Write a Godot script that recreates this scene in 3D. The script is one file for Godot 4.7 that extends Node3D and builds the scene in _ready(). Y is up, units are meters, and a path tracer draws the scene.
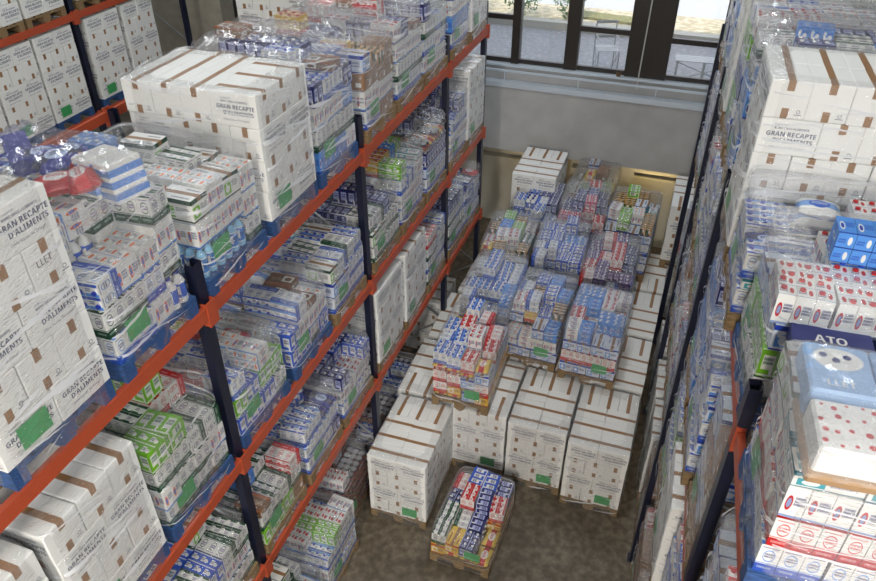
extends Node3D

# ------------------------------------------------------------------ state
var M := {}
var rng := RandomNumberGenerator.new()
var taken := {}
var queue := []            # goods waiting to be placed: {code, xf, where, d}
var cartons := []          # white cartons waiting to be placed
var unit_mesh := {}        # code -> merged mesh
var unit_bits := {}        # code -> [[name, mesh, transform, sub_mesh, sub_transform], ...]
var film_mesh := []
var fold_mesh := []
var sheet_mesh := []
const EYE := Vector3(0, 8.49, 0)
const CELL := 256
const COLS := 5
const ROWS := 6
var atlas: Image

# code: [node name, category, description, shape, atlas cell]
const GOODS := {
	"mg": ["milk_carton_pack", "milk pack", "pack of green-banded white milk cartons", "pack", 0],
	"mb": ["milk_carton_pack", "milk pack", "pack of blue-banded white milk cartons", "pack", 1],
	"bl": ["blue_carton_pack", "milk pack", "pack of blue milk cartons", "pack", 2],
	"mo": ["milk_carton_pack", "milk pack", "pack of orange-emblem white cartons", "pack", 3],
	"rd": ["juice_carton_pack", "juice pack", "pack of red-white drink cartons", "pack", 4],
	"lm": ["juice_carton_pack", "juice pack", "pack of lime green drink cartons", "pack", 5],
	"nv": ["dark_carton_pack", "drink pack", "pack of navy blue cartons", "pack", 6],
	"pk": ["juice_carton_pack", "juice pack", "pack of pink drink cartons", "pack", 7],
	"lb": ["blue_carton_pack", "milk pack", "pack of light blue cartons", "pack", 8],
	"wr": ["small_carton_pack", "drink pack", "pack of red-dotted small cartons", "pack", 9],
	"oi": ["oil_bottle_pack", "oil pack", "pack of golden oil bottles", "bottle", 10],
	"wa": ["water_bottle_pack", "water pack", "pack of blue water bottles", "bottle", 11],
	"wb": ["white_bottle_pack", "bottle pack", "pack of blue-capped white bottles", "bottle", 12],
	"kb": ["cardboard_case", "case", "brown cardboard case", "box", 13],
	"xb": ["printed_case", "case", "blue and white printed case", "box", 14],
	"xw": ["printed_case", "case", "white printed case with green stripe", "box", 15],
	"xy": ["printed_case", "case", "yellow and red printed case", "box", 16],
	"cn": ["can_tray", "can tray", "tray of food cans", "can", 17],
	"by": ["grocery_bag", "food bag", "yellow and red food bag", "bag", 18],
	"bb": ["grocery_bag", "food bag", "blue food bag", "bag", 19],
	"br": ["grocery_bag", "food bag", "red food bag", "bag", 20],
	"sj": ["small_juice_pack", "juice pack", "pack of orange-green small cartons", "brick", 25],
	"fb": ["biscuit_box", "biscuit box", "flat brown and orange biscuit box", "flat", 26],
	"ft": ["biscuit_box", "biscuit box", "flat teal and white food box", "flat", 27],
	"pu": ["dark_carton_pack", "drink pack", "pack of purple cartons", "pack", 28],
	"ye": ["juice_carton_pack", "juice pack", "pack of yellow drink cartons", "pack", 29],
	"bw": ["grocery_bag", "food bag", "white food bag", "bag", 21],
}
const UNIT := Vector3(0.285, 0.2, 0.19)
const CARTON := Vector3(0.398, 0.266, 0.264)

# ------------------------------------------------------------------ helpers
func numbered(called: String) -> String:
	if not taken.has(called):
		taken[called] = 0
		return called
	taken[called] += 1
	return "%s_%03d" % [called, taken[called]]

func mat(c: Color, rough := 0.6, metal := 0.0) -> StandardMaterial3D:
	var m := StandardMaterial3D.new()
	m.albedo_color = c
	m.roughness = rough
	m.metallic = metal
	return m

func meta(o: Node, label: String, category: String, group := "") -> void:
	o.set_meta("label", label)
	o.set_meta("category", category)
	if group != "":
		o.set_meta("group", group)

func obj(called: String, mesh: Mesh, m: Material, parent: Node = null, xf := Transform3D()) -> MeshInstance3D:
	var o := MeshInstance3D.new()
	o.name = called if parent else numbered(called)
	o.mesh = mesh
	if m:
		o.material_override = m
	o.transform = xf
	if parent:
		parent.add_child(o, true)
	else:
		add_child(o, true)
	return o

func base(called: String, label: String, category: String, xf := Transform3D(), group := "") -> Node3D:
	var o := Node3D.new()
	o.name = numbered(called)
	add_child(o, true)
	o.transform = xf
	meta(o, label, category, group)
	return o

func setting(called: String, mesh: Mesh, m: Material, xf := Transform3D()) -> MeshInstance3D:
	var o := obj(called, mesh, m, null, xf)
	o.set_meta("kind", "structure")
	return o

func st_new() -> SurfaceTool:
	var st := SurfaceTool.new()
	st.begin(Mesh.PRIMITIVE_TRIANGLES)
	st.set_smooth_group(-1)
	return st

func done(st: SurfaceTool) -> ArrayMesh:
	st.generate_normals()
	return st.commit()

func quad(st: SurfaceTool, a: Vector3, b: Vector3, c: Vector3, d: Vector3, uv := Rect2(0, 0, 1, 1)) -> void:
	# a bottom-left, b bottom-right, c top-right, d top-left as seen from outside
	var u0 := uv.position
	var u1 := uv.end
	var p := [a, d, c, a, c, b]
	var t := [Vector2(u0.x, u1.y), Vector2(u0.x, u0.y), Vector2(u1.x, u0.y), Vector2(u0.x, u1.y), Vector2(u1.x, u0.y), Vector2(u1.x, u1.y)]
	for i in 6:
		st.set_uv(t[i])
		st.add_vertex(p[i])

func add_box(st: SurfaceTool, lo: Vector3, hi: Vector3, side := Rect2(0, 0, 1, 1), top := Rect2(0, 0, 1, 1)) -> void:
	quad(st, Vector3(lo.x, lo.y, hi.z), Vector3(hi.x, lo.y, hi.z), Vector3(hi.x, hi.y, hi.z), Vector3(lo.x, hi.y, hi.z), side)
	quad(st, Vector3(hi.x, lo.y, lo.z), Vector3(lo.x, lo.y, lo.z), Vector3(lo.x, hi.y, lo.z), Vector3(hi.x, hi.y, lo.z), side)
	quad(st, Vector3(hi.x, lo.y, hi.z), Vector3(hi.x, lo.y, lo.z), Vector3(hi.x, hi.y, lo.z), Vector3(hi.x, hi.y, hi.z), side)
	quad(st, Vector3(lo.x, lo.y, lo.z), Vector3(lo.x, lo.y, hi.z), Vector3(lo.x, hi.y, hi.z), Vector3(lo.x, hi.y, lo.z), side)
	quad(st, Vector3(lo.x, hi.y, hi.z), Vector3(hi.x, hi.y, hi.z), Vector3(hi.x, hi.y, lo.z), Vector3(lo.x, hi.y, lo.z), top)
	quad(st, Vector3(lo.x, lo.y, lo.z), Vector3(hi.x, lo.y, lo.z), Vector3(hi.x, lo.y, hi.z), Vector3(lo.x, lo.y, hi.z), top)

func box_mesh(size: Vector3, at := Vector3.ZERO) -> ArrayMesh:
	var st := st_new()
	add_box(st, at - size / 2, at + size / 2)
	return done(st)

# a box with chamfered edges, resting on y = 0
func soft_box(size: Vector3, r: float) -> ArrayMesh:
	var st := st_new()
	var h := size / 2
	var rings := []
	for lv in [[0.0, r], [r, 0.0], [size.y - r, 0.0], [size.y, r]]:
		var i: float = lv[1]
		var x: float = h.x - i
		var z: float = h.z - i
		var k := r * 0.8
		rings.append([Vector3(-x + k, lv[0], z), Vector3(x - k, lv[0], z), Vector3(x, lv[0], z - k), Vector3(x, lv[0], -z + k), Vector3(x - k, lv[0], -z), Vector3(-x + k, lv[0], -z), Vector3(-x, lv[0], -z + k), Vector3(-x, lv[0], z - k)])
	for a in 3:
		for b in 8:
			var c := (b + 1) % 8
			quad(st, rings[a][b], rings[a][c], rings[a + 1][c], rings[a + 1][b])
	for t in range(1, 7):
		for p in [rings[3][0], rings[3][t + 1], rings[3][t]]:
			st.set_uv(Vector2(0.5, 0.5))
			st.add_vertex(p)
		for p in [rings[0][0], rings[0][t], rings[0][t + 1]]:
			st.set_uv(Vector2(0.5, 0.5))
			st.add_vertex(p)
	return done(st)

func tube(st: SurfaceTool, a: Vector3, b: Vector3, ra: float, rb: float, n: int, uv: Rect2, cap := true) -> void:
	var d := (b - a).normalized()
	var u := d.cross(Vector3(0.31, 0.2, 0.9)).normalized() if absf(d.y) < 0.9 else Vector3.RIGHT
	u = (u - d * u.dot(d)).normalized()
	var v := u.cross(d)
	for i in n:
		var t0 := TAU * i / n
		var t1 := TAU * (i + 1) / n
		var c0 := u * cos(t0) + v * sin(t0)
		var c1 := u * cos(t1) + v * sin(t1)
		var r := Rect2(uv.position.x + uv.size.x * i / n, uv.position.y, uv.size.x / n, uv.size.y)
		quad(st, a + c1 * ra, a + c0 * ra, b + c0 * rb, b + c1 * rb, Rect2(r.position, r.size))
		if cap:
			for p in [b, b + c1 * rb, b + c0 * rb]:
				st.set_uv(uv.position + uv.size * 0.5)
				st.add_vertex(p)

func bar(a: Vector3, b: Vector3, w: float) -> ArrayMesh:
	var st := st_new()
	tube(st, a, b, w, w, 4, Rect2(0, 0, 1, 1))
	return done(st)

func at_px(x: float, y: float, z: float) -> Transform3D:
	return Transform3D(Basis(), Vector3(x, y, z))

func turned(deg: float, at: Vector3) -> Transform3D:
	return Transform3D(Basis(Vector3.UP, deg_to_rad(deg)), at)

# ------------------------------------------------------------------ printed packaging
func px(c: int, x: int, y: int, w: int, h: int, col: Color) -> void:
	var ox := (c % COLS) * CELL
	var oy := (c / COLS) * CELL
	var r := Rect2i(x, y, w, h).intersection(Rect2i(0, 0, CELL, CELL))
	atlas.fill_rect(Rect2i(r.position + Vector2i(ox, oy), r.size), col)

func disc(c: int, cx: int, cy: int, rx: int, ry: int, col: Color) -> void:
	for dy in range(-ry, ry + 1):
		var w := int(rx * sqrt(maxf(0.0, 1.0 - float(dy * dy) / float(ry * ry))))
		px(c, cx - w, cy + dy, 2 * w + 1, 1, col)

func words(c: int, x: int, y: int, w: int, lines: int, hgt: int, col: Color) -> void:
	col = col.lerp(atlas.get_pixel((c % COLS) * CELL + x, (c / COLS) * CELL + y), 0.3)
	for l in lines:
		var at := x
		while at < x + w - 4:
			var n := rng.randi_range(5, 16)
			px(c, at, y + l * (hgt + 4), mini(n, x + w - at), hgt, col)
			at += n + 4

# front print fills rows 0-159, top print rows 160-247, cap colour rows 248-255
func paint(c: int, ground: Color, band: Color, accent: Color, ink: Color, cap: Color, style: int) -> void:
	px(c, 0, 0, 256, 256, ground)
	match style:
		0:   # cartons with a coloured band along the foot and an oval emblem
			px(c, 0, 112, 256, 48, band)
			px(c, 0, 104, 256, 4, accent)
			disc(c, 128, 62, 72, 34, accent)
			disc(c, 128, 62, 64, 28, ground)
			words(c, 76, 48, 110, 2, 10, ink)
			words(c, 30, 14, 190, 1, 6, ink)
			words(c, 40, 126, 170, 1, 12, ground)
			px(c, 0, 160, 256, 22, band)
			px(c, 0, 224, 256, 24, accent)
			words(c, 24, 190, 100, 2, 9, ink)
		1:   # full colour with white panel
			px(c, 40, 30, 176, 84, accent)
			words(c, 56, 44, 144, 2, 18, ink)
			disc(c, 200, 122, 26, 26, cap)
			px(c, 0, 142, 256, 10, accent)
			px(c, 0, 166, 256, 8, accent)
			px(c, 30, 188, 90, 44, accent)
			words(c, 36, 198, 78, 2, 8, ink)
		2:   # emblem on plain ground
			disc(c, 66, 84, 38, 38, accent)
			disc(c, 66, 84, 24, 24, band)
			words(c, 120, 50, 120, 3, 12, ink)
			px(c, 0, 146, 256, 14, band)
			disc(c, 70, 204, 30, 24, accent)
			words(c, 130, 190, 110, 2, 10, ink)
			px(c, 0, 160, 256, 6, band)
		3:   # diagonal halves
			for y in 160:
				px(c, 0, y, int(60 + y * 0.9), 1, band)
			disc(c, 170, 60, 44, 40, accent)
			words(c, 20, 20, 120, 2, 16, ink)
			words(c, 30, 120, 120, 2, 10, ground)
			for y in range(160, 248):
				px(c, 0, y, int(40 + (y - 160) * 1.6), 1, band)
			disc(c, 190, 200, 26, 24, accent)
		4:   # bottle: liquid, label, liquid
			px(c, 0, 50, 256, 74, band)
			px(c, 0, 44, 256, 5, accent)
			px(c, 0, 125, 256, 5, accent)
			disc(c, 64, 86, 30, 26, accent)
			disc(c, 192, 86, 30, 26, accent)
			words(c, 100, 74, 60, 2, 10, ink)
		5:   # printed case
			px(c, 0, 0, 256, 34, band)
			px(c, 18, 56, 100, 80, accent)
			words(c, 132, 60, 96, 4, 7, ink)
			disc(c, 66, 96, 32, 28, ground)
			px(c, 0, 148, 256, 12, band)
			px(c, 0, 196, 256, 14, band)
			words(c, 30, 172, 130, 1, 8, ink)
			words(c, 30, 224, 90, 1, 8, ink)
		6:   # plain kraft with small print
			words(c, 30, 40, 90, 3, 8, ink)
			px(c, 170, 90, 56, 40, accent)
			px(c, 0, 198, 256, 22, band)
		7:   # can: label with steel rims
			px(c, 0, 12, 256, 136, band)
			px(c, 0, 60, 256, 46, accent)
			words(c, 20, 72, 210, 1, 20, ink)
			disc(c, 128, 204, 110, 40, Color(0.80, 0.80, 0.80))
			disc(c, 128, 204, 94, 33, Color(0.62, 0.62, 0.63))
			disc(c, 128, 204, 78, 26, Color(0.76, 0.76, 0.77))
		8:   # bag
			px(c, 0, 60, 256, 60, band)
			disc(c, 128, 90, 60, 40, accent)
			words(c, 86, 74, 90, 2, 12, ink)
			px(c, 0, 160, 256, 88, ground)
			px(c, 0, 180, 256, 30, band)
			disc(c, 128, 200, 50, 30, accent)
	px(c, 0, 248, 256, 8, cap)

func make_atlas() -> void:
	atlas = Image.create_empty(COLS * CELL, ROWS * CELL, false, Image.FORMAT_RGB8)
	var W := Color(0.86, 0.86, 0.85)
	var navy := Color(0.10, 0.13, 0.36)
	var blue := Color(0.14, 0.29, 0.66)
	var sky := Color(0.38, 0.60, 0.84)
	var green := Color(0.09, 0.31, 0.20)
	var red := Color(0.74, 0.10, 0.12)
	var lime := Color(0.50, 0.73, 0.16)
	var orange := Color(0.90, 0.48, 0.16)
	paint(0, W, green, Color(0.16, 0.36, 0.24), Color(0.32, 0.22, 0.46), W, 0)
	paint(1, W, Color(0.22, 0.38, 0.72), sky, navy, Color(0.2, 0.3, 0.7), 0)
	paint(2, Color(0.24, 0.41, 0.76), navy, W, navy, W, 1)
	paint(3, W, Color(0.35, 0.55, 0.80), orange, Color(0.25, 0.3, 0.45), W, 2)
	paint(4, W, red, Color(0.80, 0.18, 0.18), red, red, 0)
	paint(5, lime, green, W, green, W, 1)
	paint(6, Color(0.12, 0.14, 0.42), blue, Color(0.72, 0.74, 0.86), navy, W, 1)
	paint(7, Color(0.80, 0.24, 0.44), red, W, Color(0.5, 0.05, 0.2), W, 1)
	paint(8, sky, blue, W, blue, W, 2)
	paint(9, W, Color(0.55, 0.62, 0.75), red, navy, red, 2)
	paint(10, Color(0.72, 0.56, 0.12), lime, green, W, green, 4)
	paint(11, Color(0.58, 0.76, 0.86), Color(0.30, 0.56, 0.82), W, navy, blue, 4)
	paint(12, W, Color(0.25, 0.42, 0.76), W, navy, Color(0.15, 0.25, 0.62), 4)
	paint(13, Color(0.62, 0.49, 0.35), Color(0.55, 0.41, 0.26), W, Color(0.25, 0.2, 0.15), W, 6)
	paint(14, Color(0.80, 0.83, 0.87), blue, sky, navy, W, 5)
	paint(15, W, green, lime, Color(0.3, 0.32, 0.36), W, 5)
	paint(16, Color(0.84, 0.72, 0.30), red, W, Color(0.35, 0.1, 0.1), W, 5)
	paint(17, Color(0.66, 0.66, 0.66), Color(0.24, 0.26, 0.34), Color(0.70, 0.14, 0.14), W, W, 7)
	paint(18, Color(0.86, 0.76, 0.36), red, W, red, W, 8)
	paint(19, Color(0.13, 0.18, 0.62), navy, Color(0.75, 0.8, 0.9), navy, W, 8)
	paint(20, Color(0.76, 0.10, 0.13), Color(0.86, 0.3, 0.3), W, red, W, 8)
	paint(21, W, Color(0.55, 0.68, 0.84), Color(0.30, 0.45, 0.75), W, W, 8)
	paint(25, Color(0.80, 0.62, 0.32), green, W, green, lime, 3)
	paint(26, Color(0.50, 0.38, 0.27), Color(0.66, 0.42, 0.24), W, Color(0.80, 0.74, 0.6), W, 5)
	paint(27, W, Color(0.16, 0.50, 0.55), Color(0.3, 0.62, 0.66), navy, W, 5)
	paint(28, Color(0.34, 0.18, 0.46), W, Color(0.75, 0.70, 0.80), Color(0.25, 0.1, 0.35), W, 1)
	paint(29, Color(0.85, 0.74, 0.26), red, W, red, red, 0)
	px(22, 0, 0, 256, 256, Color(0.93, 0.93, 0.92))
	px(23, 0, 0, 256, 256, Color(0.60, 0.47, 0.33))
	px(24, 0, 0, 256, 256, Color(0.72, 0.72, 0.73))
	for y in atlas.get_height():
		for x in atlas.get_width():
			var c := atlas.get_pixel(x, y)
			atlas.set_pixel(x, y, Color(pow(c.r, 1.3), pow(c.g, 1.3), pow(c.b, 1.27)).lerp(Color(0.6, 0.6, 0.58), 0.03))
	M.print = mat(Color.WHITE, 0.42)
	M.print.albedo_texture = ImageTexture.create_from_image(atlas)
	M.print.texture_repeat = false

func cell(c: int, r: Rect2) -> Rect2:
	var s := Vector2(COLS * CELL, ROWS * CELL)
	var o := Vector2((c % COLS) * CELL, (c / COLS) * CELL)
	return Rect2((o + r.position) / s, r.size / s)

func front_of(c: int) -> Rect2:
	return cell(c, Rect2(2, 2, 252, 156))

func top_of(c: int) -> Rect2:
	return cell(c, Rect2(2, 162, 252, 84))

func cap_of(c: int) -> Rect2:
	return cell(c, Rect2(4, 250, 200, 4))

# ------------------------------------------------------------------ goods
func tin(st: SurfaceTool, at: Vector3, r: float, h: float, c: int) -> void:
	tube(st, at, at + Vector3(0, h - 0.006, 0), r, r, 10, front_of(c), false)
	tube(st, at + Vector3(0, h - 0.006, 0), at + Vector3(0, h, 0), r, r * 0.94, 10, cell(24, Rect2(20, 20, 200, 200)), false)
	var n := 10
	var t := top_of(c)
	for i in n:
		var a0 := TAU * i / n
		var a1 := TAU * (i + 1) / n
		for p in [Vector2.ZERO, Vector2(cos(a0), sin(a0)), Vector2(cos(a1), sin(a1))]:
			st.set_uv(t.position + t.size * (Vector2(0.5, 0.5) + p * Vector2(0.40, 0.44)))
			st.add_vertex(at + Vector3(p.x * r * 0.94, h - 0.003, p.y * r * 0.94))

func bottle(st: SurfaceTool, at: Vector3, r: float, h: float, c: int) -> void:
	var f := front_of(c)
	var prof := [[0.0, 0.85], [0.04, 1.0], [0.28, 0.96], [0.34, 1.0], [0.62, 1.0], [0.76, 0.72], [0.84, 0.34], [0.89, 0.34]]
	for i in prof.size() - 1:
		var y0: float = prof[i][0]
		var y1: float = prof[i + 1][0]
		tube(st, at + Vector3(0, y0 * h, 0), at + Vector3(0, y1 * h, 0), r * prof[i][1], r * prof[i + 1][1], 8, Rect2(f.position.x, f.position.y + f.size.y * (1 - y1 * 1.1), f.size.x, f.size.y * (y1 - y0)), false)
	tube(st, at + Vector3(0, 0.89 * h, 0), at + Vector3(0, h, 0), r * 0.42, r * 0.40, 8, cap_of(c))

func pillow(size: Vector3, c: int) -> ArrayMesh:
	var st := SurfaceTool.new()
	st.begin(Mesh.PRIMITIVE_TRIANGLES)
	st.set_smooth_group(0)
	var n := 8
	var f := front_of(c)
	for face in [1.0, -1.0]:
		for i in n:
			for j in n:
				var p := []
				var t := []
				for o in [[0, 0], [1, 0], [1, 1], [0, 1]]:
					var u: float = float(i + o[0]) / n
					var v: float = float(j + o[1]) / n
					var e := pow(sin(PI * u), 0.45) * pow(sin(PI * v), 0.35)
					var crease := 0.06 * sin(u * 21.0 + v * 9.0) * e
					p.append(Vector3((u - 0.5) * size.x, size.y * (0.5 + face * 0.5 * (e + crease)), (v - 0.5) * size.z * (1.0 - 0.08 * sin(PI * u))))
					t.append(f.position + f.size * Vector2(u, v))
				var order := [0, 1, 2, 0, 2, 3] if face > 0 else [0, 2, 1, 0, 3, 2]
				for k in order:
					st.set_uv(t[k])
					st.add_vertex(p[k])
	st.generate_normals()
	return st.commit()

func goods_height(code: String) -> float:
	match GOODS[code][3]:
		"pack": return 0.207
		"bottle": return 0.262
		"box": return 0.175
		"can": return 0.118
		"brick": return 0.125
		"flat": return 0.082
	return 0.085

func make_units() -> void:
	for code in GOODS:
		var g: Array = GOODS[code]
		var c: int = g[4]
		var bits := []
		var h := goods_height(code)
		match g[3]:
			"pack":
				var s := Vector3(UNIT.x / 3 - 0.003, 0.195, UNIT.z / 2 - 0.003)
				var a := st_new()
				add_box(a, Vector3(-s.x / 2, 0, -s.z / 2), Vector3(s.x / 2, s.y, s.z / 2), front_of(c), top_of(c))
				var body := done(a)
				a = st_new()
				tube(a, Vector3.ZERO, Vector3(0, 0.011, 0), 0.017, 0.016, 8, cap_of(c))
				var cap := done(a)
				for i in 3:
					for j in 2:
						bits.append(["carton", body, at_px((i - 1) * UNIT.x / 3, 0, (j - 0.5) * UNIT.z / 2), "cap", cap, at_px(s.x * 0.2, s.y, s.z * 0.18)])
			"bottle":
				var a := st_new()
				bottle(a, Vector3.ZERO, 0.0455, h - 0.004, c)
				var m := done(a)
				for i in 3:
					for j in 2:
						bits.append(["bottle", m, at_px((i - 1) * 0.094, 0, (j - 0.5) * 0.094)])
			"box":
				var a := st_new()
				add_box(a, Vector3(-0.141, 0, -0.093), Vector3(0.141, h - 0.003, 0.093), front_of(c), top_of(c))
				bits.append(["body", done(a), Transform3D()])
				a = st_new()
				add_box(a, Vector3(-0.1415, 0.14, -0.02), Vector3(0.1415, h - 0.002, 0.02), cell(23, Rect2(20, 20, 9, 9)), cell(23, Rect2(20, 20, 9, 9)))
				bits.append(["tape", done(a), Transform3D()])
			"brick":
				var w := UNIT.x / 4
				var a := st_new()
				add_box(a, Vector3(-w / 2 + 0.0015, 0, -0.0455), Vector3(w / 2 - 0.0015, h - 0.003, 0.0455), front_of(c), top_of(c))
				var body := done(a)
				for i in 4:
					for j in 2:
						bits.append(["carton", body, at_px((i - 1.5) * w, 0, (j - 0.5) * 0.094)])
			"flat":
				var a := st_new()
				add_box(a, Vector3(-0.141, 0, -0.093), Vector3(0.141, h - 0.003, 0.093), front_of(c), front_of(c))
				bits.append(["box", done(a), Transform3D()])
			"can":
				var a := st_new()
				for q in [[Vector3(-0.141, 0, -0.093), Vector3(0.141, 0.004, 0.093)], [Vector3(-0.141, 0, 0.089), Vector3(0.141, 0.045, 0.093)], [Vector3(-0.141, 0, -0.093), Vector3(0.141, 0.045, -0.089)], [Vector3(-0.141, 0, -0.093), Vector3(-0.137, 0.045, 0.093)], [Vector3(0.137, 0, -0.093), Vector3(0.141, 0.045, 0.093)]]:
					add_box(a, q[0], q[1], cell(23, Rect2(20, 20, 9, 9)), cell(23, Rect2(20, 20, 9, 9)))
				bits.append(["tray", done(a), Transform3D()])
				a = st_new()
				tin(a, Vector3.ZERO, 0.044, 0.11, c)
				var m := done(a)
				for i in 3:
					for j in 2:
						bits.append(["can", m, at_px((i - 1) * 0.091, 0.004, (j - 0.5) * 0.0905)])
			"bag":
				bits.append(["bag", pillow(Vector3(0.28, 0.095, 0.19), c), Transform3D()])
		unit_bits[code] = bits
		var st := SurfaceTool.new()
		st.begin(Mesh.PRIMITIVE_TRIANGLES)
		for b in bits:
			st.append_from(b[1], 0, b[2])
			if b.size() > 3:
				st.append_from(b[4], 0, b[2] * b[5])
		unit_mesh[code] = st.commit()

func put_goods(code: String, xf: Transform3D, where: String, spot := "") -> void:
	queue.append({"spot": spot, "code": code, "xf": xf, "where": where, "d": xf.origin.distance_to(EYE)})

func flush_goods() -> void:
	queue.sort_custom(func(a, b): return a.d < b.d)
	var count := {}
	var rest := {}
	for q in queue:
		var g: Array = GOODS[q.code]
		count[g[0]] = count.get(g[0], 0) + 1
		if count[g[0]] > 290:
			if not rest.has(g[0]):
				rest[g[0]] = {}
			if not rest[g[0]].has(q.code):
				rest[g[0]][q.code] = []
			rest[g[0]][q.code].append(q.xf)
			continue
		var label: String = q.spot.replace("#", g[2]) + " " + q.where
		var group: String = g[2] + " " + q.where
		if q.d < 5.4 and unit_bits[q.code].size() > 1:
			var o := base(g[0], label, g[1], q.xf, group)
			for b in unit_bits[q.code]:
				var p := obj(b[0], b[1], M.print, o, b[2])
				if b.size() > 3:
					obj(b[3], b[4], M.print, p, b[5])
		else:
			var o := obj(g[0], unit_mesh[q.code], M.print, null, q.xf)
			meta(o, label, g[1], group)
	for kind in rest:
		var o := Node3D.new()
		o.name = numbered("distant_" + kind + "_rows")
		add_child(o)
		for code in rest[kind]:
			var mm := MultiMesh.new()
			mm.transform_format = MultiMesh.TRANSFORM_3D
			mm.mesh = unit_mesh[code]
			mm.instance_count = rest[kind][code].size()
			for i in mm.instance_count:
				mm.set_instance_transform(i, rest[kind][code][i])
			var n := MultiMeshInstance3D.new()
			n.name = "pack_rows"
			n.multimesh = mm
			n.material_override = M.print
			n.set_meta("kind", "stuff")
			o.add_child(n, true)
			meta(o, "many further loads of %s on the deeper pallets" % GOODS[code][2].replace("pack of ", ""), GOODS[code][1])
		o.set_meta("kind", "stuff")
	print("goods ", queue.size(), " ", count)

# ------------------------------------------------------------------ white cartons
var carton_bits := []
var ends_bits := []

func letters(st: SurfaceTool, text: String, size: int, unit: float, at: Vector3, bold := true, step := 4.0) -> void:
	var f := SystemFont.new()
	f.font_names = PackedStringArray(["Droid Sans"])
	f.font_weight = 700 if bold else 400
	var t := TextMesh.new()
	t.font = f
	t.text = text
	t.font_size = size
	t.pixel_size = unit / size
	t.depth = 0.0
	t.curve_step = step
	t.horizontal_alignment = HORIZONTAL_ALIGNMENT_LEFT
	t.vertical_alignment = VERTICAL_ALIGNMENT_BOTTOM
	var a := t.get_mesh_arrays()
	if a.size() == 0 or a[Mesh.ARRAY_VERTEX] == null:
		return
	var m := ArrayMesh.new()
	m.add_surface_from_arrays(Mesh.PRIMITIVE_TRIANGLES, a)
	st.append_from(m, 0, Transform3D(Basis(), at))

func ring(st: SurfaceTool, at: Vector3, r: float, w: float, a0: float, a1: float, n := 12) -> void:
	for i in n:
		var t0 := lerpf(a0, a1, float(i) / n)
		var t1 := lerpf(a0, a1, float(i + 1) / n)
		var p0 := Vector3(cos(t0), sin(t0), 0)
		var p1 := Vector3(cos(t1), sin(t1), 0)
		quad(st, at + p0 * r, at + p1 * r, at + p1 * (r + w), at + p0 * (r + w))

func make_carton() -> void:
	var L := CARTON.x
	var H := CARTON.y
	var W := CARTON.z
	carton_bits.append(["body", soft_box(CARTON, 0.006), M.card])
	var tw := 0.024
	var st := st_new()   # tape over the top, down both ends
	add_box(st, Vector3(-L / 2 - 0.0008, H - 0.002, -tw), Vector3(L / 2 + 0.0008, H + 0.0008, tw))
	add_box(st, Vector3(L / 2 - 0.002, H - 0.075, -tw), Vector3(L / 2 + 0.0008, H, tw))
	add_box(st, Vector3(-L / 2 - 0.0008, H - 0.070, -tw), Vector3(-L / 2 + 0.002, H, tw))
	carton_bits.append(["tape", done(st), M.tape])
	st = st_new()
	add_box(st, Vector3(L / 2 - 0.002, 0.001, -tw), Vector3(L / 2 + 0.0008, 0.068, tw))
	add_box(st, Vector3(-L / 2 - 0.0008, 0.001, -tw), Vector3(-L / 2 + 0.002, 0.075, tw))
	carton_bits.append(["tape", done(st), M.tape])
	# printing on a long side
	var face := SurfaceTool.new()
	face.begin(Mesh.PRIMITIVE_TRIANGLES)
	letters(face, "FUNDACIÓ", 32, 0.018, Vector3(-0.105, 0.212, 0), false, 6.0)
	letters(face, "BANC DELS ALIMENTS", 32, 0.022, Vector3(-0.105, 0.186, 0), true, 6.0)
	letters(face, "GRAN RECAPTE", 32, 0.046, Vector3(-0.150, 0.128, 0))
	letters(face, "D’ALIMENTS", 32, 0.046, Vector3(-0.098, 0.080, 0))
	letters(face, "Obra Social “la Caixa”", 32, 0.024, Vector3(-0.105, 0.040, 0), false, 6.0)
	var deco := st_new()
	ring(deco, Vector3(-0.138, 0.222, 0), 0.020, 0.006, -PI * 0.95, -PI * 0.05)
	ring(deco, Vector3(-0.150, 0.224, 0), 0.004, 0.003, 0, TAU, 8)
	ring(deco, Vector3(-0.126, 0.224, 0), 0.004, 0.003, 0, TAU, 8)
	for k in 5:
		var a := PI / 2 + TAU * k / 5
		var d := Vector3(cos(a), sin(a), 0)
		var e := Vector3(-d.y, d.x, 0)
		var o := Vector3(-0.135, 0.053, 0)
		quad(deco, o - e * 0.005, o + d * 0.02 - e * 0.002, o + d * 0.02 + e * 0.002, o + e * 0.005)
	var decoration := done(deco)
	var st2 := SurfaceTool.new()
	st2.begin(Mesh.PRIMITIVE_TRIANGLES)
	var one := face.commit()
	for s in [0, 1]:
		var xf := Transform3D(Basis(Vector3.UP, PI * s), Vector3(0, 0, (W / 2 + 0.0008) * (1 - 2 * s)))
		st2.append_from(one, 0, xf)
		st2.append_from(decoration, 0, xf)
	carton_bits.append(["printing", st2.commit(), M.ink])
	# the small round mark on both ends
	var em := st_new()
	ring(em, Vector3(0.085, 0.055, 0), 0.010, 0.004, 0, TAU, 12)
	quad(em, Vector3(0.060, 0.030, 0), Vector3(0.110, 0.030, 0), Vector3(0.110, 0.035, 0), Vector3(0.060, 0.035, 0))
	var mark := done(em)
	st2 = SurfaceTool.new()
	st2.begin(Mesh.PRIMITIVE_TRIANGLES)
	for s in [1, -1]:
		st2.append_from(mark, 0, Transform3D(Basis(Vector3.UP, PI / 2 * s), Vector3((L / 2 + 0.0008) * s, 0, 0)))
	carton_bits.append(["round_mark", st2.commit(), M.ink])

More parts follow.
